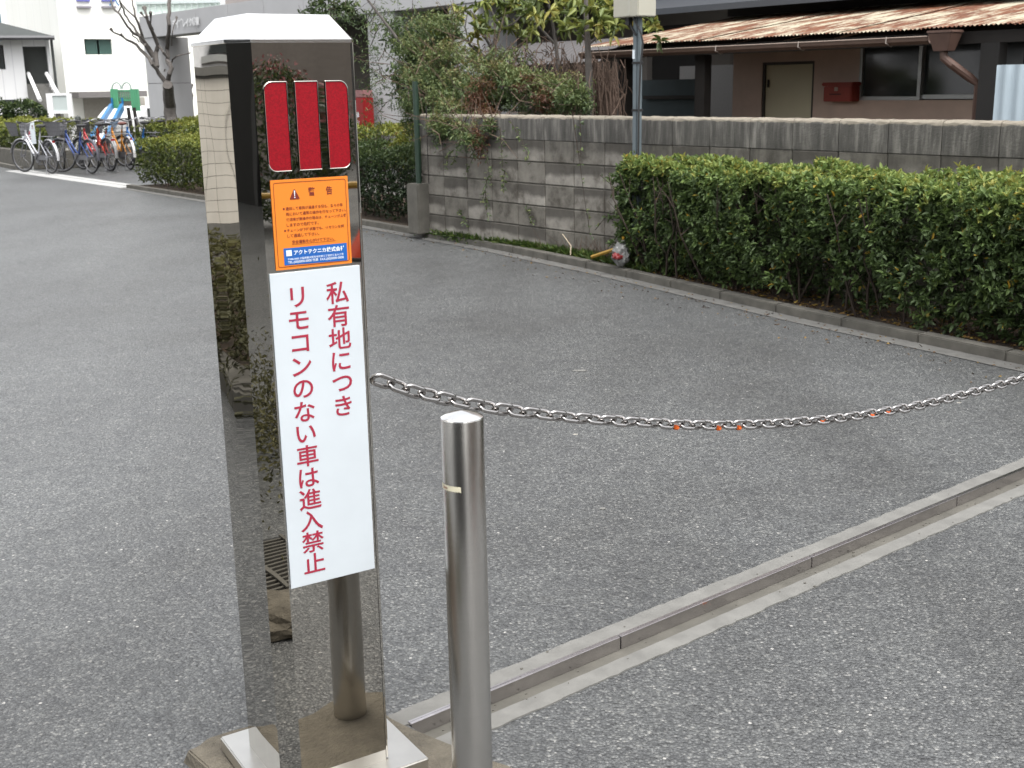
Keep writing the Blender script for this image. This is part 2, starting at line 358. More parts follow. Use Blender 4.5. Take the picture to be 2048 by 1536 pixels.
# ------------------------------------------------------------------ leaves as real small faces
def leaves(name, P, D, L, Wd, tint, mat, parent=None, world=True, kind='stuff', fold=.25, droop=.15):
    """P bases, D unit directions, L lengths, Wd widths, all arrays; six-cornered folded leaf, two quads"""
    n = len(P); P = np.asarray(P, float); D = np.asarray(D, float); D /= np.linalg.norm(D, axis=1)[:, None]+1e-9
    up = rng.normal(0, .55, (n, 3)); up[:, 2] += 1.
    S = np.cross(D, up); S /= np.linalg.norm(S, axis=1)[:, None]+1e-9
    Nn = np.cross(S, D); L = np.broadcast_to(L, n)[:, None]; Wd = np.broadcast_to(Wd, n)[:, None]
    a = P; tip = P+D*L-Nn*L*droop
    l1 = P+D*L*.33+S*Wd*.5+Nn*Wd*fold; l2 = P+D*L*.70+S*Wd*.38+Nn*(Wd*fold-L*droop*.4)
    r1 = P+D*L*.33-S*Wd*.5+Nn*Wd*fold; r2 = P+D*L*.70-S*Wd*.38+Nn*(Wd*fold-L*droop*.4)
    V = np.stack([a, l1, l2, tip, r2, r1], 1).reshape(-1, 3)
    if world and parent is not None:
        Mi = np.array(mw(parent).inverted()); V = V@Mi[:3, :3].T+Mi[:3, 3]
    i = np.arange(n)[:, None]*6
    Fq = np.concatenate([i+np.array([[0, 3, 2, 1]]), i+np.array([[0, 5, 4, 3]])], 1).reshape(-1)
    me = bpy.data.meshes.new(name); me.vertices.add(n*6); me.vertices.foreach_set('co', V.astype(np.float32).ravel())
    me.loops.add(n*8); me.loops.foreach_set('vertex_index', Fq.astype(np.int32))
    me.polygons.add(n*2); me.polygons.foreach_set('loop_start', np.arange(0, n*8, 4, dtype=np.int32))
    try: me.polygons.foreach_set('loop_total', np.full(n*2, 4, dtype=np.int32))
    except Exception: pass
    me.update(calc_edges=True)
    at_ = me.attributes.new('tint', 'FLOAT', 'POINT'); at_.data.foreach_set('value', np.repeat(np.clip(np.broadcast_to(tint, n), 0, 1), 6).astype(np.float32))
    me.materials.append(mat)
    o = link(name, me, parent)
    if kind: o['kind'] = kind
    return o
def rnd_dirs(n, up=.3):
    D = rng.normal(0, 1, (n, 3)); D[:, 2] += up; D /= np.linalg.norm(D, axis=1)[:, None]; return D
def rosettes(P, Nrm, k, spread=.9):
    """k leaf directions round each twig tip"""
    n = len(P); PP = np.repeat(P, k, 0); NN = np.repeat(Nrm, k, 0)
    D = NN*rng.uniform(.15, .9, (n*k, 1))+rng.normal(0, spread, (n*k, 3)); return PP, D
def clump(xs, n):                   # cheap smooth 3D noise in 0..1 for light and dark clumps
    r_ = np.zeros(len(xs))
    for f, a in ((1.7, .5), (4.1, .3), (9.3, .2)):
        ph = rng.uniform(0, 6.28, 3); r_ += a*np.sin(xs[:, 0]*f+ph[0])*np.sin(xs[:, 1]*f*1.1+ph[1]+xs[:, 2]*f*.7)*.5+a*.5*np.sin(xs[:, 2]*f*1.6+ph[2]+xs[:, 0]*f*.5)
    return r_*.6+.5

# ------------------------------------------------------------------ lettering
_gl = {}
def glyphs(txt, bold=.0, spacing=1.):
    key = (txt, bold, spacing)
    if key in _gl: return _gl[key]
    cu = bpy.data.curves.new('t', 'FONT'); cu.body = txt; cu.offset = bold; cu.resolution_u = 4; cu.space_character = spacing
    o = bpy.data.objects.new('t', cu); C.objects.link(o); bpy.context.view_layer.update()
    me = bpy.data.meshes.new_from_object(o.evaluated_get(bpy.context.evaluated_depsgraph_get()))
    v = np.array([q.co[:] for q in me.vertices]).reshape(-1, 3); f = [tuple(p.vertices) for p in me.polygons]
    bpy.data.objects.remove(o); bpy.data.curves.remove(cu); bpy.data.meshes.remove(me)
    _gl[key] = (v, f); return _gl[key]
def put_text(mb, txt, cx, cz, h=None, wdt=None, bold=0., place=None, spacing=1., xs=1.):
    """centre the text at (cx, cz) on a plane; place maps (u, v) to 3D"""
    v, f = glyphs(txt, bold, spacing)
    if not len(v): return
    lo, hi = v.min(0), v.max(0); s = (h/(hi[1]-lo[1])) if h else wdt/(hi[0]-lo[0]); sx = s*xs
    if h and wdt: sx = wdt/(hi[0]-lo[0])
    c_ = (lo+hi)/2
    mb.add([place(cx+(p[0]-c_[0])*sx, cz+(p[1]-c_[1])*s) for p in v], f)

# ================================================================== GROUND
A0 = np.array([-.272, 2.66]); RD = np.array([.778, .628]); RA = math.atan2(RD[1], RD[0]); RL = 6.0
def ground():
    mb = MB(); xs = [-160, 0., RL, 160]; ys = [-160, -.147, .069, 160]
    c, s = math.cos(RA), math.sin(RA)
    # asphalt ground sheet with a slot left out for the chain channel
    V = [(A0[0]+x*c-y*s, A0[1]+x*s+y*c, 0) for y in ys for x in xs]
    Fs = [(j*4+i, j*4+i+1, (j+1)*4+i+1, (j+1)*4+i) for j in range(3) for i in range(3) if not (i == 1 and j == 1)]
    mb.add(V, Fs); tag(mb.build('road', ASPH), kind='structure')
ground()
# chain channel: concrete bands each side of a steel rail, the rail in 0.9 m lengths
ch = thing('chain_channel', 'long steel rail in a concrete slot crossing the asphalt beneath the chain', 'drain channel', (A0[0], A0[1], 0), RA)
def ragged(x0, x1, y0, y1, z, thick, jit0, jit1, n=220):
    mb = MB(); V = []
    for i in range(n+1):
        x = x0+(x1-x0)*i/n
        V += [(x, y0+random.uniform(-jit0, jit0), z), (x, y1+random.uniform(-jit1, jit1), z)]
    V += [(p[0], p[1], z-thick) for p in V[:]]
    k = 2*(n+1); F_ = []
    for i in range(n):
        a = 2*i; F_ += [(a, a+2, a+3, a+1), (a, a+k, a+2+k, a+2), (a+1, a+3, a+3+k, a+1+k)]
    F_ += [(0, 1, 1+k, k), (k-2, 2*k-2, 2*k-1, k-1)]
    return mb.add(V, F_)
ragged(-.02, RL, .0055, .074, .0045, .06, 0, .0035).build('concrete_band', CONCL, ch)
ragged(-.0, RL, -.152, -.094, .0045, .06, .0035, .001).build('concrete_band', CONCL, ch)
MB().bx(0, RL, -.1, .0, -.05, -.034).build('slot_floor', CONCD, ch)
x = .0
for k in range(7):
    x1 = .885*k+.84-.11 if k == 0 else x+.885
    x1 = min(x1, RL)
    r_ = MB().bx(x+.002, x1-.002, -.004, .0045, -.034, .007); r_.bx(x+.002, x1-.002, .0045, .013, .0048, .0072)
    r_.build('rail_length', RAILST, ch, bevel=.0015); x = x1
MB().bx(-.055, -.021, -.10, .10, -.05, .0025).build('channel_end_shade', BLACK, ch)  # flat black piece, its colour stands in for the shade in the gap
# fallen scraps beside the rail
for i, (px, py, c_, lb) in enumerate([(1466, 1209, ORTAG, 'small orange leaf lying in the rail slot'), (1160, 742, CONCL, 'pale flat scrap lying on asphalt between chain and hedge kerb'), (1205, 1018, CONCL, 'pale chip lying on the asphalt right of the bollard')]):
    p = gz(px, py, .0); mb = MB(); k = 7; r1, r2 = ((.014, .007), (.05, .018), (.014, .01))[i]
    ring = [(p[0]+r1*math.cos(6.28*j/k)*random.uniform(.7, 1.1), p[1]+r2*math.sin(6.28*j/k)*random.uniform(.7, 1.1)) for j in range(k)]
    z_ = -.033 if i == 0 else .0008
    tag(mb.prism(ring, z_, z_+.003).build('fallen_scrap', c_, world=True), lb, 'litter')

mb = MB()
for k in range(260):
    x_ = random.uniform(0, RL); y_ = random.choice([random.uniform(-.09, -.008), random.uniform(-.09, -.06), random.uniform(-.155, .08)]); z_ = -.034 if -.092 < y_ < 0 else .0046; r_ = random.uniform(.0015, .005)
    mb.prism([(x_+r_*math.cos(a_+random.uniform(-.3, .3)), y_+r_*.7*math.sin(a_)) for a_ in (0, 1.3, 2.5, 3.8, 5.1)], z_, z_+r_*.6)
mb.build('grit', CONCD, ch, kind='stuff')
# kerbs on the right side of the road, in stones
KL = [(-40, .40), (-18, .62), (-15.6, .45), (-9.2, .28), (-5, .2), (-1.2, .12), (1.2, -.06), (3, -.28), (5.5, -.72), (7.2, -.92), (11, -1.3), (22, -2.)]
def kw(s): return float(np.interp(s, [a for a, b in KL], [b for a, b in KL]))
kb = thing('kerb', 'weathered concrete kerb along the right side of the drive below wall and hedge', 'kerb', W3(0, 0), WANG)
def kerb_run(s0, s1, step, par, off=0., h=.062):
    s = s0
    while s < s1-1e-6:
        e = min(s+step, s1); a, b = kw(s)+off, kw(e)+off; g = .0012
        j = random.uniform(-.003, .003)
        MB().prism([(s+g, a+j), (e-g, b+j), (e-g, b+.10+j), (s+g, a+.10+j)], -.02, h+random.uniform(-.003, .003)).build('kerb_stone', KERB, par, bevel=.006)
        s = e
kerb_run(-9.15, 12., .6, kb)
kb2 = thing('kerb', 'dark far kerb in front of the retaining wall left of the bicycles', 'kerb', W3(0, 0), WANG)
kerb_run(-30, -15.6, 1.2, kb2, h=.08)
gut = MB()
ss = np.linspace(-9.15, 12, 60)
for a, b in zip(ss[:-1], ss[1:]): gut.add([(a, kw(a)-.13+rng.normal(0, .003), .004), (b, kw(b)-.13, .004), (b, kw(b)-.001, .006), (a, kw(a)-.001, .006)], [(0, 1, 2, 3)])
g_ = gut.build('gutter_strip', CONC); g_.location = Vector(W3(0, 0)); g_.rotation_euler = (0, 0, WANG); tag(g_, kind='structure')
# pale apron strip in front of the bicycle bay
mb = MB()
for a, b in ((-15.6, -12.), (-11.99, -9.2)):
    mb.bx(a, b, .18, .42, -.02, .012); mb.bx(a, b, .445, .62, -.02, .012)
o = mb.build('apron_strip', simple('white_concrete', (.36, .36, .35), .8, 0, .08, 5, .2), bevel=.004); o.location = Vector(W3(0, 0)); o.rotation_euler = (0, 0, WANG); tag(o, kind='structure')
# soil behind the kerb
def strip(name, s0, s1, f0, f1, z, mat, n=50, kind='structure'):
    mb = MB(); ss = np.linspace(s0, s1, n)
    for a, b in zip(ss[:-1], ss[1:]): mb.add([(a, f0(a), z), (b, f0(b), z), (b, f1(b), z), (a, f1(a), z)], [(0, 1, 2, 3)])
    o = mb.build(name, mat); o.location = Vector(W3(0, 0)); o.rotation_euler = (0, 0, WANG); tag(o, kind=kind); return o
strip('planting_bed', -9.0, 12, lambda s: kw(s)+.095, lambda s: 2.2 if s < -.4 else .0, .045, SOIL)
strip('yard', -.4, 14, lambda s: .1, lambda s: 14, .02, SOIL, 10)
strip('park_ground', -60, -3, lambda s: 2.7 if s < -8.9 else 2.2, lambda s: 60, .05, simple('park_ground', (.17, .165, .15), .95, 0, .2, 3, .3), 20)

# ================================================================== BLOCK WALL
wall = thing('block_wall', 'long stained grey concrete block wall running behind the clipped hedge', 'wall', W3(0, 0), WANG)
bm0 = MB().bx(.004, .396, -.0, .12, -.0955, .0955)
proto = bm0.build('block', BLOCK, wall, bevel=.006, seg=1); bme = proto.data; bpy.data.objects.remove(proto)
ZT = 1.27; CAPH = .215
NB = 26
levels = [ZT-CAPH-.2*(k+.5) for k in range(5)]
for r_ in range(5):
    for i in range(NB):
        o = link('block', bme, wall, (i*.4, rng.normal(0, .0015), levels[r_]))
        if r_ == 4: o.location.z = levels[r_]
MB().bx(.0, NB*.4, .012, .112, -.1, ZT-CAPH+.002).build('mortar', CONCD, wall)
MB().bx(-.02, NB*.4, -.012, .132, -.1, ZT-CAPH-1.0-.004).build('footing', CONCD, wall)
def capmesh(seed):
    r2 = random.Random(seed); mb = MB(); n = 10; prof = [(-.002, -CAPH), (-.002, -.035), (.004, -.012), (.022, .0), (.06, .005), (.098, .0), (.118, -.012), (.122, -.035), (.122, -CAPH)]
    V = []; 
    for i in range(n+1):
        x = .003+.394*i/n
        for j, (y, z) in enumerate(prof): V.append((x, y, z+(r2.uniform(-.004, .004) if 2 <= j <= 6 else 0)))
    k = len(prof); F_ = [(i*k+j, (i+1)*k+j, (i+1)*k+j+1, i*k+j+1) for i in range(n) for j in range(k-1)]+[tuple(range(k)), tuple(range(n*k, n*k+k))[::-1]]
    return mb.add(V, F_)
def m_cap():
    m_, n_, b = newmat('weathered_coping'); g = n_.nodes.new('ShaderNodeNewGeometry').outputs['Position']
    sg = n_.nodes.new('ShaderNodeSeparateXYZ'); n_.links.new(g, sg.inputs[0])
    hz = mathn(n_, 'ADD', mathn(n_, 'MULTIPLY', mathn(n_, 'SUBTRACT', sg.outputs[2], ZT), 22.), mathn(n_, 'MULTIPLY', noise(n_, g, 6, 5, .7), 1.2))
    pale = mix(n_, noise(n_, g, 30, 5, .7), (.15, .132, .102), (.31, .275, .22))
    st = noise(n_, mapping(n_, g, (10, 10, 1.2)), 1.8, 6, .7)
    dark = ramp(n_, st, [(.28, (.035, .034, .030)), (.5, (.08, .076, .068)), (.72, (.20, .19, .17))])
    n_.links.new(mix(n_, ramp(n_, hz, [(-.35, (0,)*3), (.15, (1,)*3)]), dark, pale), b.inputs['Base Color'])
    r_ = n_.nodes[-1] if False else None
    b.inputs['Roughness'].default_value = .95; bump(n_, b, noise(n_, g, 70, 6, .75), .9, .01); return m_
COPE = m_cap()
caps = []
for k in range(4):
    o = capmesh(k).build('coping_block', COPE, wall, smooth=True); caps.append(o.data); bpy.data.objects.remove(o)
for i in range(NB): link('coping_block', caps[i % 4], wall, (i*.4, 0, ZT))

# ================================================================== GATE POST (steel housing)
PHI = .5587; GE = np.array([-.4699, 2.2756])
post = thing('chain_gate_post', 'tall mirror polished steel chain gate post with red panels and signs', 'gate post', (GE[0], GE[1], 0), PHI)
Wf, cc, Ls = .200, .0356, .197
oct_ = [(0, 0), (Wf, 0), (Wf+.016, .03), (Wf+.022, .055), (Wf+.022, cc+Ls), (Wf, 2*cc+Ls), (0, 2*cc+Ls), (-cc, cc+Ls), (-cc, cc)]
MB().prism(oct_, .077, 1.634).build('housing', STEEL, post)
# seam and door lip on the right edge
MB().add([(Wf+.0005, -.0006, .085), (Wf+.0045, .006, .085), (Wf+.0045, .006, 1.633), (Wf+.0005, -.0006, 1.633), (Wf+.0005, .01, .085), (Wf+.0005, .01, 1.633)],
         [(0, 1, 2, 3), (0, 4, 1), (3, 2, 5)]).build('door_seam', BLACK, post)
MB().tube([(Wf+.0075, .010, .08), (Wf+.0075, .010, 1.634)], .0032, 8).build('door_lip', STEEL, post, smooth=True)
oc2 = [(-.0015+x*1.0, y) for x, y in oct_]
ov = .004
lowr = [(0-ov*.4, -ov), (Wf+ov*.4, -ov), (Wf+.016+ov, .03-ov*.5), (Wf+.022+ov, .055), (Wf+.022+ov, cc+Ls), (Wf, 2*cc+Ls+ov), (0, 2*cc+Ls+ov), (-cc-ov, cc+Ls), (-cc-ov, cc-ov*.3)]
topr = [(-.006+.022, .052), (Wf-.018, .052), (Wf-.0175, .053), (Wf-.017, .055), (Wf-.017, cc+Ls-.01), (Wf-.0175, cc+Ls-.009), (.0, cc+Ls-.008), (-.0+.0, cc+Ls-.01), (.0152, .053)]
topr = [(.010, .045), (Wf-.022, .045), (Wf-.021, .046), (Wf-.02, .047), (Wf-.02, cc+Ls-.012), (Wf-.021, cc+Ls-.010), (.011, cc+Ls-.010), (.010, cc+Ls-.011), (.0099, .046)]
c_ = MB(); c_.prism(lowr, 1.634, 1.640); c_.prism([(x, y) for x, y in lowr], 1.6401, 1.688, topr); c_.build('cap', CAPST, post, bevel=.0012)
MB().prism([(-.08, -.045), (.285, -.045), (.285, .31), (-.08, .31)], .042, .077).build('base_plate', PLATEST, post, bevel=.003)
# three red reflector panels with bright rims
def rrect(u0, u1, z0, z1, rl, rr_, n=6):
    P = []
    for (cx, cz, r_, a0) in ((u0+rl, z0+rl, rl, 180), (u1-rr_, z0+rr_, rr_, 270), (u1-rr_, z1-rr_, rr_, 0), (u0+rl, z1-rl, rl, 90)):
        for k in range(n+1):
            a = R(a0+90*k/n); P.append((cx+r_*math.cos(a), cz+r_*math.sin(a)))
    return P
for u0, u1, rl, rr_, dz in ((.018, .0635, .016, .001, 0), (.080, .126, .001, .001, .0005), (.1425, .1885, .001, .016, 0)):
    P = rrect(u0, u1, 1.397, 1.563, rl, rr_)
    n_p = len(P); mb = MB(); mb.add([(u, -.0012, z) for u, z in P], [tuple(range(n_p))])
    pnl = mb.build('red_panel', REDREF, post)
    MB().tube([(u, -.0015, z) for u, z in P], .0011, 6, closed=True).build('rim', STEEL, pnl, smooth=True)
# orange warning sticker
st = tag(MB().prism([(.0, 0)], 0, 0) if False else MB().bx(.0182, .1788, -.0022, -.0008, 1.208, 1.381).build('warning_sticker', ORANGE, post, bevel=0))
st['label'] = 'orange warning sticker with blue company strip'
def on_face(dy): return lambda u, z: (u, dy, z)
mb = MB()
tri = [(.0545, 1.3425), (.0765, 1.3425), (.0655, 1.3635)]
TP = []
for k in range(3):
    a, b_, c2 = np.array(tri[k-1]), np.array(tri[k]), np.array(tri[(k+1) % 3])
    for t_ in (.1, ): TP += [b_+(a-b_)*.1, b_+(a-b_)*.03+(c2-b_)*.03, b_+(c2-b_)*.1]
mb.add([(p[0], -.0028, p[1]) for p in TP], [tuple(range(9))])
for ch_, cx in (('警', .1012), ('告', .138)): put_text(mb, ch_, cx, 1.3555, h=.0165, bold=.02, place=on_face(-.0028), xs=.85)
P = rrect(.0235, .1735, 1.2135, 1.3755, .004, .004)
for a, b_ in zip(P, P[1:]+P[:1]):
    a, b_ = np.array(a), np.array(b_); d_ = b_-a; l_ = np.linalg.norm(d_)
    if l_ < 1e-9: continue
    q = np.array([-d_[1], d_[0]])/l_*.0005
    mb.add([(x_[0], -.0028, x_[1]) for x_ in (a-q, b_-q, b_+q, a+q)], [(0, 1, 2, 3)])
lines = ['連続して車両が通過する際も、各々の車', '両において通常の操作を行なって下さい。', '後続車が無操作の場合は、チェーンが上昇', 'しますので危険です。', 'チェーンが下降状態でも、リモコンを押', 'して通過して下さい。']
for k, ln in enumerate(lines):
    zc = 1.3255-.0105*k; full = .1235
    wv_ = full*len(ln)/18.6
    v_, f_ = glyphs(ln, .012)
    put_text(mb, ln, .0455+wv_/2, zc, wdt=wv_, bold=.012, place=on_face(-.0028))
    if k in (0, 4):
        mb.add([(.0415+.0021*math.cos(R(36*j)), -.0028, zc+.0021*math.sin(R(36*j))) for j in range(10)], [tuple(range(10))])
put_text(mb, '安全運転を心がけて下さい。', .0985, 1.2606, wdt=.088, bold=.012, place=on_face(-.0028))
mb.add([(.054, -.0028, 1.2555), (.146, -.0028, 1.2555), (.146, -.0028, 1.2561), (.054, -.0028, 1.2561)], [(0, 1, 2, 3)])
mb.build('sticker_print', INKBR, st)
MB().add([(.0655+dx, -.0032, z) for dx, z in ((-.0006, 1.3485), (.0006, 1.3485), (.0013, 1.3590), (-.0013, 1.3590))], [(0, 1, 2, 3)]).add([(.0655+.0012*math.cos(R(45*j)), -.0032, 1.3460+.0012*math.sin(R(45*j))) for j in range(8)], [tuple(range(8))]).build('exclamation_mark', INKW, st)
bl = MB().add([(u, -.0028, z) for u, z in ((.0357, 1.2165), (.1692, 1.2145), (.1692, 1.2495), (.0357, 1.2495))], [(0, 1, 2, 3)]).build('blue_strip', BLUE, st)
mb = MB(); mb.add([(u, -.0034, z) for u, z in ((.0405, 1.234), (.052, 1.234), (.052, 1.2455), (.0405, 1.2455))], [(0, 1, 2, 3)])
put_text(mb, 'アクトテクニカ株式会社', .1105, 1.2397, wdt=.108, bold=.03, place=on_face(-.0034))
put_text(mb, '〒000-0000 大阪府東大阪市本町南三丁目四番五十六号', .102, 1.2278, wdt=.118, bold=.012, place=on_face(-.0034))
put_text(mb, 'TEL.(00)0000-0000 代表  FAX.(00)0000-0000', .102, 1.2215, wdt=.118, bold=.012, place=on_face(-.0034))
mb.build('sticker_print', INKW, st)
# white notice plate with the red vertical lettering
wpn = MB().prism([(.0035, -.0042), (.1945, -.0042), (.1945, -.0008), (.0035, -.0008)], .5455, 1.2025).build('notice_plate', WHITE, post, bevel=.0004, seg=1)
wpn['label'] = 'white plate with red vertical lettering'
mb = MB()
for txt, cx, z0, pitch in (('私有地につき', .1425, 1.1520, .0470), ('リモコンのない車は進入禁止', .0572, 1.1520, .0467)):
    for k, ch_ in enumerate(txt):
        h_ = .0395; v_, f_ = glyphs(ch_, .012)
        lo, hi = v_.min(0), v_.max(0); s_ = .0475
        mb = MB(); put_text(mb, ch_, cx, z0-pitch*k, h=(hi[1]-lo[1])*s_, bold=.012, place=on_face(-.0048), xs=1.07)
        mb.build('character', INKRED, wpn)
# mortar pad the post and bollard stand on
pad = MB(); poly = [(-.15, .385), (-.1, .41), (.10, .40), (.25, .40), (.33, .33), (.34, .2), (.40, .06), (.47, -.12), (.50, -.3), (.30, -.42), (.1, -.36), (-.05, -.2), (-.14, .1)]
pr = []
for i, p in enumerate(poly):
    q = poly[(i+1) % len(poly)]
    for t_ in (0, .33, .66): pr.append((p[0]+(q[0]-p[0])*t_+random.uniform(-.008, .008), p[1]+(q[1]-p[1])*t_+random.uniform(-.008, .008)))
inn = [(x_*.95+.005, y_*.95) for x_, y_ in pr]
pdo = MB().prism(pr, -.01, .036, inn).build('mortar_pad', PAD, None, bevel=.004)
pdo.location = (GE[0], GE[1], 0); pdo.rotation_euler = (0, 0, PHI); tag(pdo, 'mossy mortar pad under the steel gate post and bollard', 'footing')

# bollard
BX, BY, BR, BH = -.0958, 2.15, .041, .9435
bo = thing('bollard', 'brushed stainless steel bollard with shallow conical cap in front of the chain', 'bollard', (BX, BY, 0))
MB().lathe([(BR, .0), (BR, BH-.0015), (BR-.0006, BH)], 64).build('tube', BRUSH, bo, smooth=True)
MB().lathe([(BR-.0008, BH), (BR-.001, BH+.001), (BR*.75, BH+.0058), (BR*.36, BH+.011), (.003, BH+.0132)], 64).build('cap', CAPST, bo, smooth=True)
a0 = math.atan2(-BY, -BX)     # towards the camera
mb = MB(); K = 10; zb = .806
angs = [a0-R(8)-R(74)*k/K for k in range(K+1)]
for k in range(K):
    a, b_ = angs[k], angs[k+1]; r2 = BR+.0006
    mb.add([(r2*math.cos(a), r2*math.sin(a), zb), (r2*math.cos(b_), r2*math.sin(b_), zb+.003), (r2*math.cos(b_), r2*math.sin(b_), zb+.013), (r2*math.cos(a), r2*math.sin(a), zb+.011)], [(0, 1, 2, 3)])
lab = mb.build('paper_label', simple('cream_label', (.62, .58, .43), .6, 0, .12, 90, 0), bo, smooth=True)
mb = MB()
def cyl(u, z):
    a = a0-R(58)+u/BR; r2 = BR+.0011; return (r2*math.cos(a), r2*math.sin(a), z)
put_text(mb, 'Sino', 0., zb+.0075, h=.006, bold=.01, place=cyl)
mb.build('print', INKBR, lab)

# chain
CA = np.array([-.275, 2.415]); CDIR = RD/np.linalg.norm(RD)
sx_ = [-.03, .0, .12, .26, .54, .99, 1.33, 1.67, 2.08, 2.55, 2.85]; sz_ = [.968, .952, .896, .846, .765, .657, .595, .548, .512, .495, .492]
sx_ += [5.7-a for a in sx_[:-1]][::-1]; sz_ += sz_[:-1][::-1]
def cz(s):       # smoothed
    return float(np.mean([np.interp(s+e, sx_, sz_) for e in np.linspace(-.12, .12, 9)])) if .12 < s < 5.58 else float(np.interp(s, sx_, sz_))
chain = thing('chain', 'polished steel link chain sagging across the drive from the gate post', 'chain', (CA[0], CA[1], 0), math.atan2(CDIR[1], CDIR[0]))
def link_pts(L, Wk, r_):
    a = L/2-Wk/2; h = Wk/2-r_; P = []
    for k in range(9): t_ = -90+180*k/8; P.append((a+h*math.cos(R(t_)), h*math.sin(R(t_)), 0))
    for k in range(9): t_ = 90+180*k/8; P.append((-a+h*math.cos(R(t_)), h*math.sin(R(t_)), 0))
    return P
LK, WK, WR = .062, .0375, .0051
o = MB().tube(link_pts(LK, WK, WR), WR, 8, closed=True).build('link', CHAINST, chain, smooth=True); lme = o.data; bpy.data.objects.remove(o)
lme.polygons.foreach_set('use_smooth', [True]*len(lme.polygons))
for e_ in lme.edges: e_.use_edge_sharp = False
om = MB().box((0, 0, 0), (.017, .014, .012)).build('orange_sleeve', ORTAG, chain, bevel=.003); ome = om.data; bpy.data.objects.remove(om)
s = -.015; i = 0; pitch = LK-4*WR+.0012
orange_s = []
for px in (1330, 1424, 1469, 1633, 1740, 1771): 
    r_ = ray(px, 848); nn = np.array([-CDIR[1], CDIR[0]]); t_ = (CA@nn)/(r_[:2]@nn); orange_s.append((cO[:2]+r_[:2]*t_-CA)@CDIR)
while s < 5.715:
    z0, z1 = cz(s), cz(s+.03); sl_ = math.atan2(z1-z0, .03); step = pitch*math.cos(sl_)
    sm = s+step/2; o = link('link', lme, chain, (sm, 0, cz(sm)))
    o.rotation_euler = Matrix.Identity(3).to_euler()
    M = Matrix.Rotation(-sl_, 3, 'Y') @ Matrix.Rotation(R(38 if i % 2 else -52)+random.uniform(-.12, .12), 3, 'X')
    o.rotation_euler = M.to_euler()
    if orange_s and sm > orange_s[0]:
        link('orange_sleeve', ome, chain, (sm, 0, cz(sm)-.009)).rotation_euler = (0, -sl_, 0); orange_s.pop(0)
    s += step; i += 1
rp = W3(0, 0); e2 = CA+CDIR*5.78
rpo = thing('chain_gate_post', 'plain square steel receiving post holding the far end of the chain', 'gate post', (e2[0], e2[1], 0), RA)
MB().bx(-.02, .2, -.1, .1, 0, 1.15).build('housing', STEEL, rpo, bevel=.012); MB().bx(-.03, .21, -.11, .11, 1.151, 1.17).build('cap', CAPST, rpo, bevel=.004)
MB().bx(-.08, .26, -.16, .16, 0, .03).build('base_plate', PLATEST, rpo, bevel=.003)

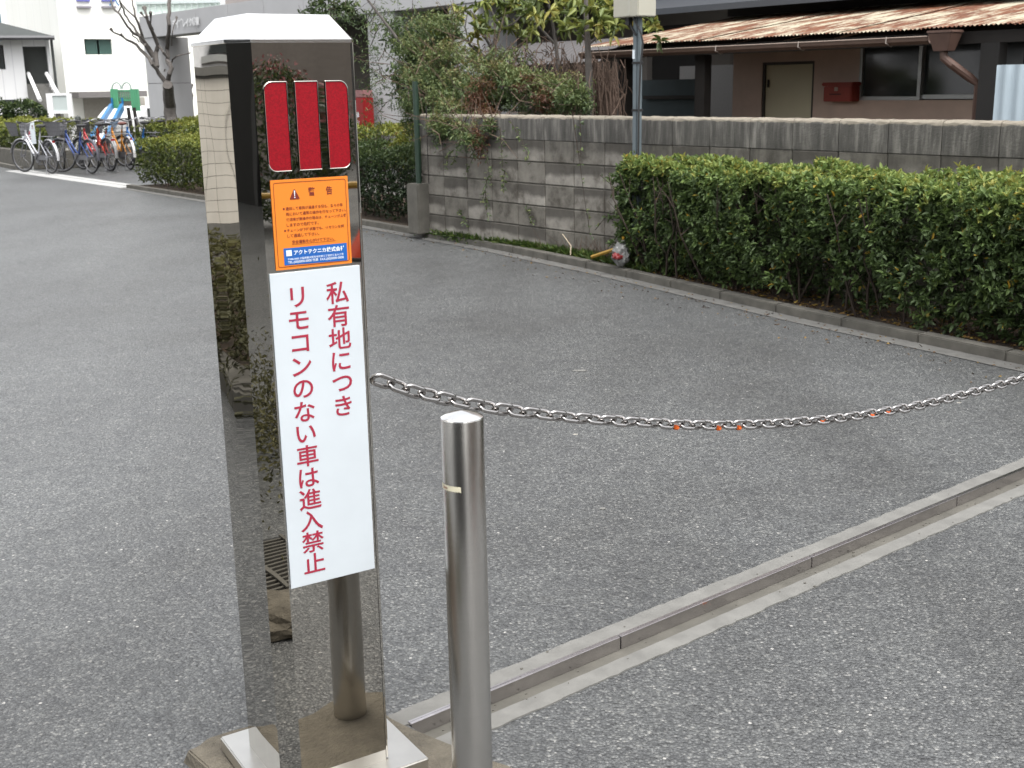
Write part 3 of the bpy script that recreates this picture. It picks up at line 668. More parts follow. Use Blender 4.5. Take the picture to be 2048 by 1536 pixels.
# ================================================================== HEDGES
def curve_pts(P, n=12):
    return P
def hedge(name, label, s0, s1, w0, w1, zt0, zt1, mat, dens, leafL, cat='hedge', frame=(WP, WANG), loc=None, gaps=.12, ylw=0., k=6, base=.08, tdown=.45, litter=False, group=None, stems=True):
    """clipped hedge in wall coordinates: w0(s) front, w1(s) back; zt0 front top, zt1 back top"""
    h = thing(name, label, cat, loc if loc is not None else W3((s0+s1)/2, (w0((s0+s1)/2)+w1((s0+s1)/2))/2), WANG, group)
    Ls_ = s1-s0; dep = abs(w1((s0+s1)/2)-w0((s0+s1)/2))
    hh = zt0-base
    n_top = int(dens*Ls_*dep); n_fr = int(dens*Ls_*hh); n_bk = n_fr//3; n_end = int(dens*dep*hh); n_in = int(dens*.55*Ls_*hh)
    S, Wv, Z, Nn, T = [], [], [], [], []
    def bumpf(s, z): return .045*np.sin(s*4.1+z*3)+.03*np.sin(s*9.7+1+z*6)+.02*np.sin(s*17+z*11)
    # top
    s = rng.uniform(s0, s1, n_top); t = rng.uniform(0, 1, n_top); a, b = w0(s), w1(s)
    z = zt0+(zt1-zt0)*t; rnd_ = np.clip(1-t/.12, 0, 1)**2*.07+np.clip((t-.9)/.1, 0, 1)**2*.06
    z = z-rnd_+bumpf(s*1.3, t*2)*.6-np.abs(rng.normal(0, .035, n_top))+.01
    S.append(s); Wv.append(a+(b-a)*t); Z.append(z); Nn.append(np.tile([0, 0, 1.], (n_top, 1))); T.append(rng.beta(3, 2.2, n_top)*.55+.36)  # fresh growth and light from above both put into a paler tint
    # front, back, inner layers
    for nn_, side, inset in ((n_fr, 0, 0), (n_in, 0, .13), (n_bk, 1, 0), (n_in, 0, .27)):
        s = rng.uniform(s0, s1, nn_); z = base+(zt0-base)*rng.uniform(0, 1, nn_)**.8
        wv = (w0(s) if side == 0 else w1(s)); sg_ = 1 if side == 0 else -1
        bulge = bumpf(s, z)*1.0+.05*np.sin((z-base)/hh*3.1)
        low = np.clip(1-(z-base)/.22, 0, 1)*.10
        wv = wv+sg_*(inset-bulge+low+np.abs(rng.normal(0, .035, nn_)))
        keep = clump(np.stack([s*2.6, z*3.2, wv], 1), nn_)+rng.normal(0, .05, nn_) > gaps*(1.65-(z-base)/hh)+(.0 if inset == 0 else -.12)+.25*np.exp(-(s-s0)/.3)
        s, z, wv = s[keep], z[keep], wv[keep]; q = len(s)
        S.append(s); Wv.append(wv); Z.append(z); Nn.append(np.tile([0, -sg_*.9, .45], (q, 1)))
        tt = rng.beta(1.6, 3, q)*.62+.02+.22*np.clip((z-zt0+.22)/.22, 0, 1); T.append(tt*(1 if inset == 0 else .6))  # paler near the top; inner layers darkened, interior shade put into leaf colour
    for se, sg_ in ((s0, -1), (s1, 1)):
        t = rng.uniform(0, 1, n_end); z = base+(zt0-base)*rng.uniform(0, 1, n_end); a, b = w0(se), w1(se)
        S.append(se+sg_*(rng.normal(0, .06, n_end)-.03)); Wv.append(a+(b-a)*t); Z.append(z); Nn.append(np.tile([sg_*.9, 0, .4], (n_end, 1))); T.append(rng.beta(2, 3, n_end)*.6+.05)
    S, Wv, Z, T = map(np.concatenate, (S, Wv, Z, T)); Nn = np.concatenate(Nn)
    Pw = np.stack([WP[0]+wd[0]*S+wn[0]*Wv, WP[1]+wd[1]*S+wn[1]*Wv, Z], 1)
    Nw = np.stack([wd[0]*Nn[:, 0]+wn[0]*Nn[:, 1], wd[1]*Nn[:, 0]+wn[1]*Nn[:, 1], Nn[:, 2]], 1)
    PP, D = rosettes(Pw, Nw, k, .75); n = len(PP)
    tt = np.repeat(T, k)+rng.normal(0, .06, n)
    y = rng.uniform(0, 1, n) < ylw; tt = np.where(y, rng.uniform(.88, 1, n), np.minimum(tt, .84))
    sz = np.repeat(rng.uniform(.75, 1.2, len(Pw)), k)*rng.uniform(.7, 1.15, n)*leafL
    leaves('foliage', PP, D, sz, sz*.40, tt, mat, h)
    if stems:
        mb = MB(); Mi = mw(h).inverted()
        for i in range(int(Ls_*16)):
            s = random.uniform(s0+.05, s1-.05); a, b = float(w0(s)), float(w1(s)); t = random.uniform(.12, .8)
            p = W3(s, a+(b-a)*t, base-.03); pts = [p]
            q = p.copy(); dx = np.array([random.uniform(-.1, .1), random.uniform(-.1, .1), 0])
            for j in range(4):
                q = q+dx*random.uniform(.6, 1.3)*.8+np.array([random.uniform(-.05, .05), random.uniform(-.05, .05), (zt0-base)*.24]); pts.append(q)
            mb.tube(pts, [.009, .008, .006, .005, .003], 4)
            for j in (1, 2, 3):
                e = pts[j]+np.array([random.uniform(-.2, .2), random.uniform(-.2, .2), random.uniform(.08, .22)])
                mb.tube([pts[j], (pts[j]+e)/2+np.array([0, 0, .02]), e], [.005, .004, .002], 3)
        mb.build('stems', TWIG, h, world=True, kind='stuff')
    return h
nf = lambda f: np.vectorize(f)
hf = nf(lambda s: kw(s)+.20)
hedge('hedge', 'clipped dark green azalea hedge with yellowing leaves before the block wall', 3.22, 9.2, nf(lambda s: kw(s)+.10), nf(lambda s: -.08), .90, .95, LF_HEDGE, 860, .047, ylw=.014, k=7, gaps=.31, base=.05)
hedge('hedge', 'yellow green box hedge on a kerb beside the bicycle bay', -9.0, -4.3, nf(lambda s: kw(s)+.18), nf(lambda s: kw(s)+1.4), .80, .82, LF_YEL, 420, .045, k=5, gaps=.05)
hedge('hedge', 'dark leafy hedge between the grey column and the block wall', -4.2, -.45, nf(lambda s: kw(s)+.22), nf(lambda s: kw(s)+1.3), .78, .85, LF_DRK, 420, .045, k=6, gaps=.12)
hedge('hedge', 'long low hedge on the retaining wall behind the parked bicycles', -30, -5.5, nf(lambda s: 3.0 if s > -15.6 else 1.1), nf(lambda s: 4.3 if s > -15.6 else 2.4), .86, .95, LF_YEL, 150, .075, k=5, gaps=.04, base=.30)
# retaining wall under it
rw = thing('retaining_wall', 'low grey retaining wall beneath the hedge behind the bicycles', 'retaining wall', W3(-15, 2.8), WANG)
MB().bx(-.6, 6.2, .0, .25, 0, .38).build('wall_section', CONCD, rw, bevel=.01)
MB().bx(-15, -.61, -1.95, -1.7, 0, .36).build('wall_section', CONCD, rw, bevel=.01)
MB().bx(-.61, -.36, -1.69, -.003, 0, .37).build('wall_section', CONCD, rw, bevel=.01)

# leaf litter and weeds on the bed
n = 1500; s = rng.uniform(1.5, 9, n); t = rng.uniform(0, 1, n); kk = np.array([kw(a) for a in s])
P = np.stack([*(WP[:, None]+wd[:, None]*s+wn[:, None]*(kk+.14+t**2*.5)), np.full(n, .05)+rng.uniform(0, .012, n)], 1)
D = rng.normal(0, 1, (n, 3)); D[:, 2] *= .25
tag(leaves('leaf_litter', P, D, rng.uniform(.02, .045, n), rng.uniform(.01, .018, n), rng.uniform(0, 1, n), LITTER), 'fallen brown leaves on the soil below the azalea hedge', 'leaf litter')
n = 22000; s = rng.uniform(-.2, 3.6, n); kk = np.array([kw(a) for a in s]); wv = kk+.14+(0-kk-.14)*rng.uniform(0, 1, n)**1.0*1.0
dens = np.exp(-((s-1.3)/1.15)**2)+.3*np.exp(-((s-3)/.5)**2)+.15; kp = rng.uniform(0, 1, n) < dens*clump(np.stack([s*4, wv*6, s], 1), n)*1.5
s, wv = s[kp], wv[kp]; n = len(s)
P = np.stack([*(WP[:, None]+wd[:, None]*s+wn[:, None]*wv), np.full(n, .045)], 1); D = rnd_dirs(n, 1.3)
tag(leaves('grass', P, D, rng.uniform(.03, .10, n), rng.uniform(.010, .02, n), rng.beta(2, 2, n), GRASS), 'weedy grass growing at the foot of the block wall', 'grass')
n = 420; s = rng.uniform(-1, 9, n); kk = np.array([kw(a) for a in s])
P = np.stack([*(WP[:, None]+wd[:, None]*s+wn[:, None]*(kk-.02-np.abs(rng.normal(0, .22, n)))), np.full(n, .006)], 1); D = rng.normal(0, 1, (n, 3)); D[:, 2] *= .1
tag(leaves('gutter_litter', P, D, rng.uniform(.008, .032, n), rng.uniform(.005, .014, n), rng.uniform(0, .8, n), LITTER), 'scattered dry leaf scraps along the road edge beside the kerb', 'leaf litter')
def sprig(mb, LP, LD, p, e, bend=0., nl=8, rad=.004):
    p, e = np.array(p, float), np.array(e, float); mid = (p+e)/2+np.array([0, 0, bend])
    pts = [p+(mid-p)*t*2 if t < .5 else mid+(e-mid)*(t-.5)*2 for t in np.linspace(0, 1, 5)]
    mb.tube(pts, [rad, rad*.9, rad*.7, rad*.55, rad*.4], 4)
    for t in np.linspace(.15, 1, nl):
        q = p+(mid-p)*t*2 if t < .5 else mid+(e-mid)*(t-.5)*2
        for _ in range(3): LP.append(q+rng.normal(0, .01, 3)); LD.append(rng.normal(0, 1, 3))
# small dead weeds at wall foot
dw = thing('weed', 'dry reddish weeds and pale twigs at the wall foot beside the hedge end', 'weeds', W3(2.6, -.15, .07))
mb = MB()
for i in range(150):
    s_ = random.gauss(3.0, .42); p = W3(s_, random.uniform(kw(s_)+.18, -.03), .07); e = p+np.array([random.uniform(-.13, .13), random.uniform(-.13, .13), random.uniform(.03, .2)])
    mb.tube([p, (p+e)/2+rng.normal(0, .015, 3), e], [.003, .002, .0012], 3)
mb.build('dry_stems', DRY, dw, world=True, kind='stuff')
a = wp(1108, 470, -.15); b = wp(1136, 528, -.2)
MB().tube([W3(a[0], -.05, a[2]), W3((a[0]+b[0])/2+.05, -.1, (a[2]+b[2])/2+.03), W3(b[0], -.17, .08)], [.003, .004, .003], 5).build('pale_twig', simple('pale_twig', (.5, .42, .3), .8, 0, .1, 20, 0), dw, world=True)
# crumpled bag, yellow board and stake at the hedge end
bgc = wp(1242, 487, -.30)
bag = thing('plastic_bag', 'crumpled white plastic bag with red print at the left end of the azalea hedge', 'bag', W3(bgc[0], -.30, .08))
def blobmesh(r, seed, n=10, amp=.35):
    r2 = np.random.default_rng(seed); b = bmesh.new(); bmesh.ops.create_icosphere(b, subdivisions=3, radius=1)
    for v in b.verts:
        c = np.array(v.co); k = 1+amp*(math.sin(c[0]*5+seed)*math.sin(c[1]*6+c[2]*4)+.5*math.sin(c[2]*13+c[0]*9))*.6
        v.co = Vector([c[i]*r[i]*k for i in range(3)])
    me = bpy.data.meshes.new('blob'); b.to_mesh(me); b.free(); return me
m_ = blobmesh((.07, .06, .10), 3); m_.materials.append(simple('white_film', (.17, .17, .165), .35, 0, .1, 12, .4)); link('film', m_, bag, (0, 0, .10))
m_ = blobmesh((.045, .035, .03), 5); m_.materials.append(simple('red_film', (.20, .02, .02), .35, 0, .2, 12, .4)); link('red_print', m_, bag, (-.03, -.04, .09))
p0, p1 = W3(2.86, -.2, .10), W3(3.22, -.24, .21)
o = MB().tube([p0, p1], .016, 6).build('yellow_stake', simple('yellow_paint', (.33, .19, .02), .5, 0, .15, 12, 0), None, smooth=True); tag(o, 'yellow painted stake leaning low against the crumpled bag', 'stake')
p0 = wp(1215, 474, -.2)
o = MB().box(W3(3.24, -.2, .2), (.015, .05, .22), rx=.3).build('yellow_board', bpy.data.materials['yellow_paint']); tag(o, 'short yellow board stuck upright beside the crumpled bag', 'board')

# ================================================================== STEEL POLE WITH CABINET
pz = wp(1272, 300, -.12)
pole = thing('utility_pole', 'blue grey steel pole with strapped cables in front of the block wall', 'pole', W3(pz[0], -.12, .07), WANG)
MB().bx(-.022, .022, -.022, .022, 0, 2.05).build('mast', POLEG, pole, bevel=.003)
MB().bx(.027, .047, -.02, .018, 0, 2.0).build('conduit', POLEG, pole, bevel=.003)
for z in (.80, 1.25, 1.62): MB().bx(-.026, .052, -.027, .025, z, z+.018).build('strap', BLACK, pole)
MB().tube([(.0, -.03, 2.05), (.03, -.05, 1.95), (.085, -.04, 1.86), (.10, -.03, 1.78), (.075, -.03, 1.6), (.06, -.03, 1.3), (.055, -.03, .8)], .008, 6).build('cable', CABLE, pole, smooth=True)
MB().tube([(-.07, -.02, 2.06), (-.065, -.02, 1.98), (-.03, -.03, 1.9), (.02, -.03, 1.84)], .008, 6).build('cable', CABLE, pole, smooth=True)
MB().bx(-.022, .003, -.0255, -.0225, 1.66, 1.73).build('pole_sticker', INKW, pole)
cb = thing('meter_cabinet', 'cream metal cabinet mounted on top of the blue grey pole', 'cabinet', W3(pz[0], -.12, 2.02), WANG)
MB().bx(-.17, .115, -.1, .10, .03, .52).build('box', BOXC, cb, bevel=.006)
MB().bx(.0, .03, -.103, -.1005, .04, .5).build('door_edge', simple('cream_edge', (.4, .39, .33), .5), cb)
MB().bx(-.08, -.04, -.05, -.01, -.03, .0295).build('gland', CABLE, cb)

# green fence post on a concrete stub
q = wp(828, 400, -.12); gp = thing('fence_post', 'dark green steel fence post on a rough concrete stub at the wall end', 'post', W3(q[0], -.05, .05), WANG)
MB().bx(-.11, .10, -.09, .09, 0, .52).build('concrete_stub', CONCD, gp, bevel=.012)
MB().tube([(0, 0, .52), (0, 0, 1.55)], .03, 10).build('post', simple('dark_green_paint', (.012, .03, .018), .5), gp, smooth=True)
MB().tube([(.11, .05, .52), (.11, .05, 1.3)], .007, 6).build('wire_stay', DARKW, gp)

# ================================================================== VEGETATION ON AND ABOVE THE WALL
def blob(parent, mat, specs, dens, L, asp=.35, tint=(.1, .8), k=4, depth=1., up=.3, name='foliage', gap=.4):
    """specs (px, py, Y, rx, ry) in photo measure; leaves fill the ellipsoid, thinning in soft gaps"""
    PP, TT = [], []
    for (px, py, Y, rx, ry) in specs:
        c = at(px, py, Y); sx__ = rx/FPX*Y; sz__ = ry/FPX*Y; sy = min(sx__, sz__)*depth
        n = int(dens*sx__*sz__*(1+sy)); u = rng.normal(0, 1, (n, 3)); u /= np.linalg.norm(u, axis=1)[:, None]; u *= rng.uniform(0, 1, (n, 1))**(.45)*np.where(rng.uniform(0, 1, (n, 1)) < .16, rng.uniform(1, 1.45, (n, 1)), 1.)
        p = c+u*np.array([sx__, sy, sz__]); cl = clump((p-c)*2.2/max(sx__, .3)+c, n)
        kp = cl+rng.normal(0, .12, n) > gap; p, u, cl = p[kp], u[kp], cl[kp]
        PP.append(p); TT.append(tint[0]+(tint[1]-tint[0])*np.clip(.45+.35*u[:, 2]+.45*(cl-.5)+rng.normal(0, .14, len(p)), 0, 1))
    P, T = np.concatenate(PP), np.concatenate(TT)
    Pk, D = rosettes(P, rnd_dirs(len(P), up), k, .8); n = len(Pk); Pk = Pk+rng.normal(0, L*.35, (n, 3)); sz = L*rng.uniform(.6, 1.2, n)
    return leaves(name, Pk, D, sz, sz*asp, np.repeat(T, k)+rng.normal(0, .05, n), mat, parent)
def twigs(parent, specs, count, L, mat=TWIG, name='twigs', rad=.005, spread=(1, 1, 1)):
    mb = MB()
    for (px, py, Y, rx, ry) in specs:
        c = at(px, py, Y); sx__, sz__ = rx/FPX*Y, ry/FPX*Y
        for _ in range(int(count*max(.3, sx__*sz__*4))):
            p = c+np.array([random.gauss(0, .5)*sx__, random.gauss(0, .4)*min(sx__, sz__), random.gauss(0, .5)*sz__]); d_ = rnd_dirs(1, .7)[0]*np.array(spread)*L*random.uniform(.5, 1.2)
            mb.tube([p, p+d_*.5+rng.normal(0, L*.06, 3), p+d_], [rad, rad*.7, rad*.4], 3)
    return mb.build(name, mat, parent, world=True, kind='stuff')
# big sprawling shrub that hangs over the wall
sp_g = [(942, 278, 11.6, 26, 34), (985, 250, 11.5, 20, 20), (880, 60, 13.4, 45, 40), (1000, 120, 12.6, 60, 25), (862, 190, 13.1, 56, 85), (905, 210, 12.7, 60, 70), (828, 110, 13.6, 44, 60), (905, 140, 13., 62, 55), (965, 185, 12.4, 55, 60), (1010, 165, 12.2, 60, 45), (1060, 180, 11.9, 55, 48), (1110, 190, 11.6, 48, 42), (1150, 195, 11.3, 42, 45), (885, 262, 12.1, 32, 32), (935, 262, 11.9, 34, 34), (822, 205, 13.3, 26, 70), (905, 240, 12.2, 50, 40)]
b0 = at(900, 230, 12.9); sh = thing('shrub', 'sprawling green shrub spilling over the left end of the block wall', 'shrub', (b0[0], b0[1], .05))
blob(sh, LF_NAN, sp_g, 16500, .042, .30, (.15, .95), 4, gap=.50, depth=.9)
twigs(sh, sp_g, 48, .42, DRY)
sp_r = [(958, 285, 11.5, 18, 34), (962, 205, 12.1, 34, 52), (1058, 172, 11.75, 30, 22), (975, 255, 11.8, 26, 45), (1085, 200, 11.5, 24, 24)]
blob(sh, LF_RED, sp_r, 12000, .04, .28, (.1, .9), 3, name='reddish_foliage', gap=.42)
# thin hanging sprigs over the wall face
mb = MB(); LP, LD = [], []
for (x0, y0, x1, y1, dw_) in [(930, 260, 905, 330, -.1), (960, 270, 985, 370, -.12), (1000, 255, 1005, 335, -.1), (985, 330, 965, 400, -.1), (1010, 340, 1005, 380, -.1), (960, 300, 930, 350, -.1), (890, 250, 872, 300, -.1), (1020, 240, 1060, 320, -.12), (905, 300, 890, 340, -.1), (1145, 230, 1172, 420, -.06), (1160, 232, 1162, 330, -.06), (1172, 420, 1180, 470, -.06), (915, 420, 935, 455, -.05), (1050, 415, 1065, 450, -.05), (970, 380, 975, 435, -.07), (1200, 350, 1240, 400, -.15), (1190, 460, 1235, 420, -.2)]:
    a = wp(x0, y0, dw_); b = wp(x1, y1, dw_)
    sprig(mb, LP, LD, W3(*a), W3(*b), .03, 9 if x0 < 1120 else 4)
mb.build('hanging_stems', TWIG, sh, world=True, kind='stuff')
leaves('hanging_leaves', LP, LD, rng.uniform(.025, .05, len(LP)), rng.uniform(.012, .018, len(LP)), rng.uniform(.2, .8, len(LP)), LF_NAN, sh)
# fine willow-like tree above the gate post with a slanting stem
p0 = at(845, 150, 13.6); p1 = at(728, -10, 13.6)
wt = thing('slanting_tree', 'thin slanting tree with fine sparse leaves crossing in front of the grey column', 'tree', (p0[0], p0[1], .05))
MB().tube([(p0[0]+.05, p0[1], .05), p0+[.08, 0, -.4], p0, (p0+p1)/2+[0, 0, .02], p1, p1+(p1-p0)*.3], [.03, .024, .02, .016, .012, .008], 7).build('trunk', BARK, wt, world=True, smooth=True)
sp_w = [(755, 80, 14, 48, 70), (740, 150, 14, 30, 60), (790, 40, 14, 50, 40), (700, 30, 14.4, 55, 26), (770, 180, 13.8, 40, 50), (655, 18, 14.6, 45, 22), (840, 75, 14, 50, 45), (745, 250, 13.9, 30, 40)]
blob(wt, LF_NAN, sp_w, 1500, .05, .22, (.05, .75), 3, gap=.40)
twigs(wt, sp_w, 16, .4)
# dark trees seen between the columns
sp_d = [(830, 75, 16.5, 58, 45), (870, 120, 16.3, 50, 45), (650, 28, 19, 90, 22), (560, 8, 20, 60, 16), (820, 160, 16.6, 38, 50)]
b0 = at(840, 200, 16.6); dt = thing('evergreen_tree', 'dark bushy tree filling the gap between two grey columns', 'tree', (b0[0], b0[1], .05))
blob(dt, LF_DRK, sp_d[:2]+sp_d[4:], 1500, .09, .4, (.1, .95), 4, gap=.35)
MB().tube([(b0[0], b0[1], .05), (b0[0]+.03, b0[1], 1.2), at(845, 90, 16.6)], [.06, .05, .03], 7).build('trunk', BARK, dt, world=True)
# bright bush at the column foot
b0 = at(808, 290, 15.2); bb = thing('bush', 'small bright yellow green bush between column and green fence post', 'bush', (b0[0], b0[1], .05))
blob(bb, LF_YEL, [(808, 285, 15.2, 30, 38), (800, 320, 15, 32, 26)], 2600, .05, .42, (.4, 1.), 5, gap=.2)
MB().tube([(b0[0], b0[1], .05), (b0[0]+.02, b0[1], .7)], [.02, .012], 5).build('stems', TWIG, bb, world=True)
# loquat-like trees with leaf rosettes at branch ends
def branchy(parent, lines, Y, rad, mat=BARK, name='branches', n=6, jit=0):
    mb = MB()
    for ln in lines:
        pts = [at(x_, y_, Y+(j*.0)) for j, (x_, y_) in enumerate(ln[1:])]; r0_ = ln[0]*rad; k = len(pts)
        mb.tube(pts, [max(r0_*(1-.55*i/(k-1)), .003) for i in range(k)], n)
    return mb.build(name, mat, parent, world=True, smooth=True)
def loquat(label, base, Y, lines, tips, L=.125):
    b = at(*base, Y); t = thing('broadleaf_tree', label, 'tree', (b[0], b[1], .05)); branchy(t, lines, Y, 1.)
    P = []
    for (x_, y_) in tips:
        for _ in range(4): P.append(at(x_+random.gauss(0, 10), y_+random.gauss(0, 9), Y+random.gauss(0, .18)))
    P = np.array(P); PP, D = rosettes(P, rnd_dirs(len(P), .8), 7, .85); nn_ = len(PP); sz = L*rng.uniform(.5, 1.15, nn_)
    leaves('crown', PP, D, sz, sz*.33, np.repeat(rng.uniform(.1, 1, len(P)), 7)*.8+rng.uniform(0, .2, nn_), LF_LOQ, t, droop=.3)
loquat('yellow green broadleaf tree standing behind the left part of the block wall', (985, 228), 13.8,
       [(.035, (985, 232), (986, 150), (985, 95), (1000, 55), (1022, 20), (1030, -15)), (.02, (985, 100), (968, 70), (955, 40), (940, 20)), (.018, (986, 130), (940, 90), (915, 60), (885, 60)), (.016, (1000, 55), (985, 25), (975, -5)), (.016, (1000, 60), (1030, 45), (1060, 10)), (.012, (940, 92), (930, 55), (935, 25)), (.012, (930, 80), (895, 95), (880, 75))],
       [(935, 15), (925, 30), (885, 55), (870, 65), (885, 85), (960, 45), (975, 0), (990, 5), (1020, 15), (1040, 5), (1060, 15), (950, 70), (975, 60), (1000, 40), (1020, 60), (1045, 65), (1060, 70), (895, 105), (955, 100), (905, 25), (1035, -5)])
loquat('leaning broadleaf tree in the middle behind the block wall with drooping leaves', (1130, 225), 12.6,
       [(.03, (1128, 232), (1118, 150), (1112, 90), (1104, 40), (1092, -15)), (.016, (1112, 90), (1075, 50), (1050, 30)), (.015, (1110, 70), (1130, 40), (1128, 10)), (.012, (1104, 40), (1085, 20), (1072, 0))],
       [(1085, 20), (1072, 40), (1130, 10), (1050, 30), (1075, -5), (1095, 5), (1120, 35), (1065, 15), (1110, -5)])
loquat('upright broadleaf tree close to the cream cabinet with yellowing leaves', (1175, 225), 12.,
       [(.045, (1180, 232), (1178, 150), (1175, 80), (1172, 30), (1172, -15)), (.018, (1176, 80), (1150, 60), (1140, 30)), (.018, (1175, 90), (1200, 70), (1215, 40)), (.014, (1200, 72), (1225, 60), (1232, 45))],
       [(1140, 20), (1150, 45), (1160, 10), (1190, 20), (1212, 35), (1228, 40), (1195, 50), (1160, 60), (1205, 62), (1145, 60), (1180, 5), (1225, 62), (1290, 50), (1305, 56), (1215, 15)])
# dry vines on a hidden fence
dv = thing('vine_thicket', 'tangle of bare brown vines behind the wall left of the carport', 'vines', W3(1.2, 1.9, .05))
mb = MB()
for i in range(1000):
    px = random.uniform(960, 1235) if i % 2 else random.gauss(1185, 26); top = 95+random.gauss(0, 9) if px < 1130 else 120+random.gauss(0, 14)
    Y = random.uniform(13., 14.2)-(px-960)*.0045; a = at(px, random.uniform(top, 200), Y); dx = random.gauss(0, .07)
    b = a+np.array([dx, random.gauss(0, .1), -random.uniform(.15, .75) if px > 1120 else random.uniform(-.3, .2)]); mid = (a+b)/2+rng.normal(0, .035, 3)
    mb.tube([a, mid, b], [.004, .006, .005], 3)
mb.build('bare_stems', DRY, dv, world=True, kind='stuff')

# ================================================================== HOUSE BEHIND THE WALL
HW, EW = 3.3, 2.0
def wbox(mb, p0, p1, w0, w1):      # box from photo corners p0 (left, top) to p1 (right, bottom) on plane w0, going back to w1
    a, b = wp(*p0, w0), wp(*p1, w0); zt = (a[2]+b[2])/2
    return mb.bx(a[0], b[0], w0, w1, b[2], a[2])
hs_ = thing('house', 'low beige rendered house with rusty tin lean-to roof behind the block wall', 'house', W3(0, 0), WANG)
L0, L1 = wp(1467, 120, HW)[0], wp(1955, 200, HW)[0]
dl, dr = wp(1525, 125, HW), wp(1625, 225, HW); wl, wr = wp(1722, 105, HW), wp(1952, 200, HW)
mb = MB(); TOPZ = 2.02
mb.bx(L0, dl[0], HW, HW+.12, 0, TOPZ); mb.bx(dl[0], dr[0], HW, HW+.12, dl[2], TOPZ); mb.bx(dr[0], wl[0], HW, HW+.12, 0, TOPZ)
mb.bx(wl[0], wr[0]+.6, HW, HW+.12, 0, wr[2]); mb.bx(L0, L0+.12, HW+.121, HW+1.1, 0, TOPZ)
mb.build('wall', BEIGE, hs_)
d_ = MB().bx(dl[0]+.03, dr[0]-.03, HW+.035, HW+.075, 0, dl[2]-.03).build('door', DOORM, hs_); 
f_ = MB(); f_.bx(dl[0], dl[0]+.03, HW+.01, HW+.1, 0, dl[2]); f_.bx(dr[0]-.03, dr[0], HW+.01, HW+.1, 0, dl[2]); f_.bx(dl[0]+.03, dr[0]-.03, HW+.01, HW+.1, dl[2]-.03, dl[2]); f_.build('door_frame', simple('dark_frame', (.05, .042, .033), .6), hs_)
MB().tube([(dl[0]+.07, HW+.02, dl[2]-.18), (dl[0]+.07, HW+.02, dl[2]-.26)], .01, 6).build('hinge', DARKW, d_)
wz = wr[2]; wm = wp(1843, 150, HW)[0]; zt_ = 1.95
win = MB().bx(wl[0]+.03, wm-.02, HW+.02, HW+.05, wz+.04, zt_).build('window', GLASSD, hs_)
f_ = MB(); f_.bx(wl[0], wl[0]+.03, HW-.01, HW+.06, wz, zt_); f_.bx(wm-.035, wm, HW-.01, HW+.06, wz, zt_); f_.bx(wl[0]+.03, wm-.035, HW-.01, HW+.06, wz, wz+.035); f_.build('frame', ALU, win)
win2 = MB().bx(wm, wr[0]+.4, HW+.05, HW+.08, wz+.04, zt_).build('window', GLASSD, hs_)
MB().bx(wm, wr[0]+.4, HW+.02, HW+.049, wz+.01, wz+.05).build('frame', ALU, win2)
# mailbox
ml, mr = wp(1648, 165, HW-.12), wp(1708, 203, HW-.12)
mx = thing('mailbox', 'rusty red metal mailbox on the beige house wall between door and window', 'mailbox', W3((ml[0]+mr[0])/2, HW-.1, mr[2]), WANG)
wwid = (mr[0]-ml[0])/2; hh = ml[2]-mr[2]
MB().bx(-wwid*.9, wwid*.9, -.05, .097, .0, hh*.8).build('box', REDBOX, mx, bevel=.008); MB().bx(-wwid, wwid, -.065, .097, hh*.8+.001, hh).build('lid', REDBOX, mx, bevel=.01)
MB().bx(-.03, .01, -.056, -.0505, hh*.55, hh*.75).build('plate', simple('worn_plate', (.4, .3, .24), .6), mx); MB().bx(-.09, .05, -.053, -.0505, hh*.36, hh*.41).build('slot', DARKW, mx)
# corrugated roof
eL, eR = wp(1178, 100, EW), wp(2048, 44, EW); rT = wp(1457, 37, HW+1.2)
ez = (wp(1295, 94, EW)[2]+wp(1869, 57, EW)[2])/2+.015
print('roof', eL, eR, rT, wp(1676, 17, HW+1.2), wp(2040, -2, HW+1.2), 'ez', ez)
s0_, s1_ = eL[0]-.05, eR[0]+1.6; wt_, zt2 = HW+1.2, (wp(1676, 17, HW+1.2)[2]+rT[2])/2
pitch_ = .040; nS = int((s1_-s0_)/pitch_)
def corr(sa, sb, wa, wb, za, zb, name, mat, par, dz=0.):
    mb = MB(); per = 5; n = int((sb-sa)/pitch_*per); rows = 7; V = []; F_ = []
    for j in range(rows+1):
        t = j/rows
        for i in range(n+1):
            s = sa+(sb-sa)*i/n
            V.append((s, wa+(wb-wa)*t, za+(zb-za)*t+.0062*math.sin(2*math.pi*(s-sa)/pitch_)+dz))
    for j in range(rows):
        for i in range(n): a = j*(n+1)+i; F_.append((a, a+1, a+n+2, a+n+1))
    return mb.add(V, F_).build(name, mat, par, smooth=True)
nsh = 8; 
for k in range(nsh):
    a = s0_+(s1_-s0_)*k/nsh; b = s0_+(s1_-s0_)*(k+1)/nsh+.06
    corr(a, b, EW-.05-random.uniform(0, .02), wt_, ez, zt2, 'roof_sheet', RUST, hs_, dz=.006*(k % 2))
MB().bx(s0_, s1_, EW+.02, EW+.07, ez-.13, ez-.035).build('eave_board', DARKW, hs_)
mb = MB()
for k in range(9): mb.add([(s0_+.1+k*.62, EW+.08, ez-.05), (s0_+.15+k*.62, EW+.08, ez-.05), (s0_+.15+k*.62, wt_, zt2-.05), (s0_+.1+k*.62, wt_, zt2-.05), (s0_+.1+k*.62, EW+.08, ez-.12), (s0_+.15+k*.62, EW+.08, ez-.12), (s0_+.15+k*.62, wt_, zt2-.12), (s0_+.1+k*.62, wt_, zt2-.12)], [(0, 1, 2, 3), (4, 5, 6, 7), (0, 4, 7, 3), (1, 5, 6, 2), (0, 1, 5, 4), (3, 2, 6, 7)])
mb.build('rafters', DARKW, hs_)
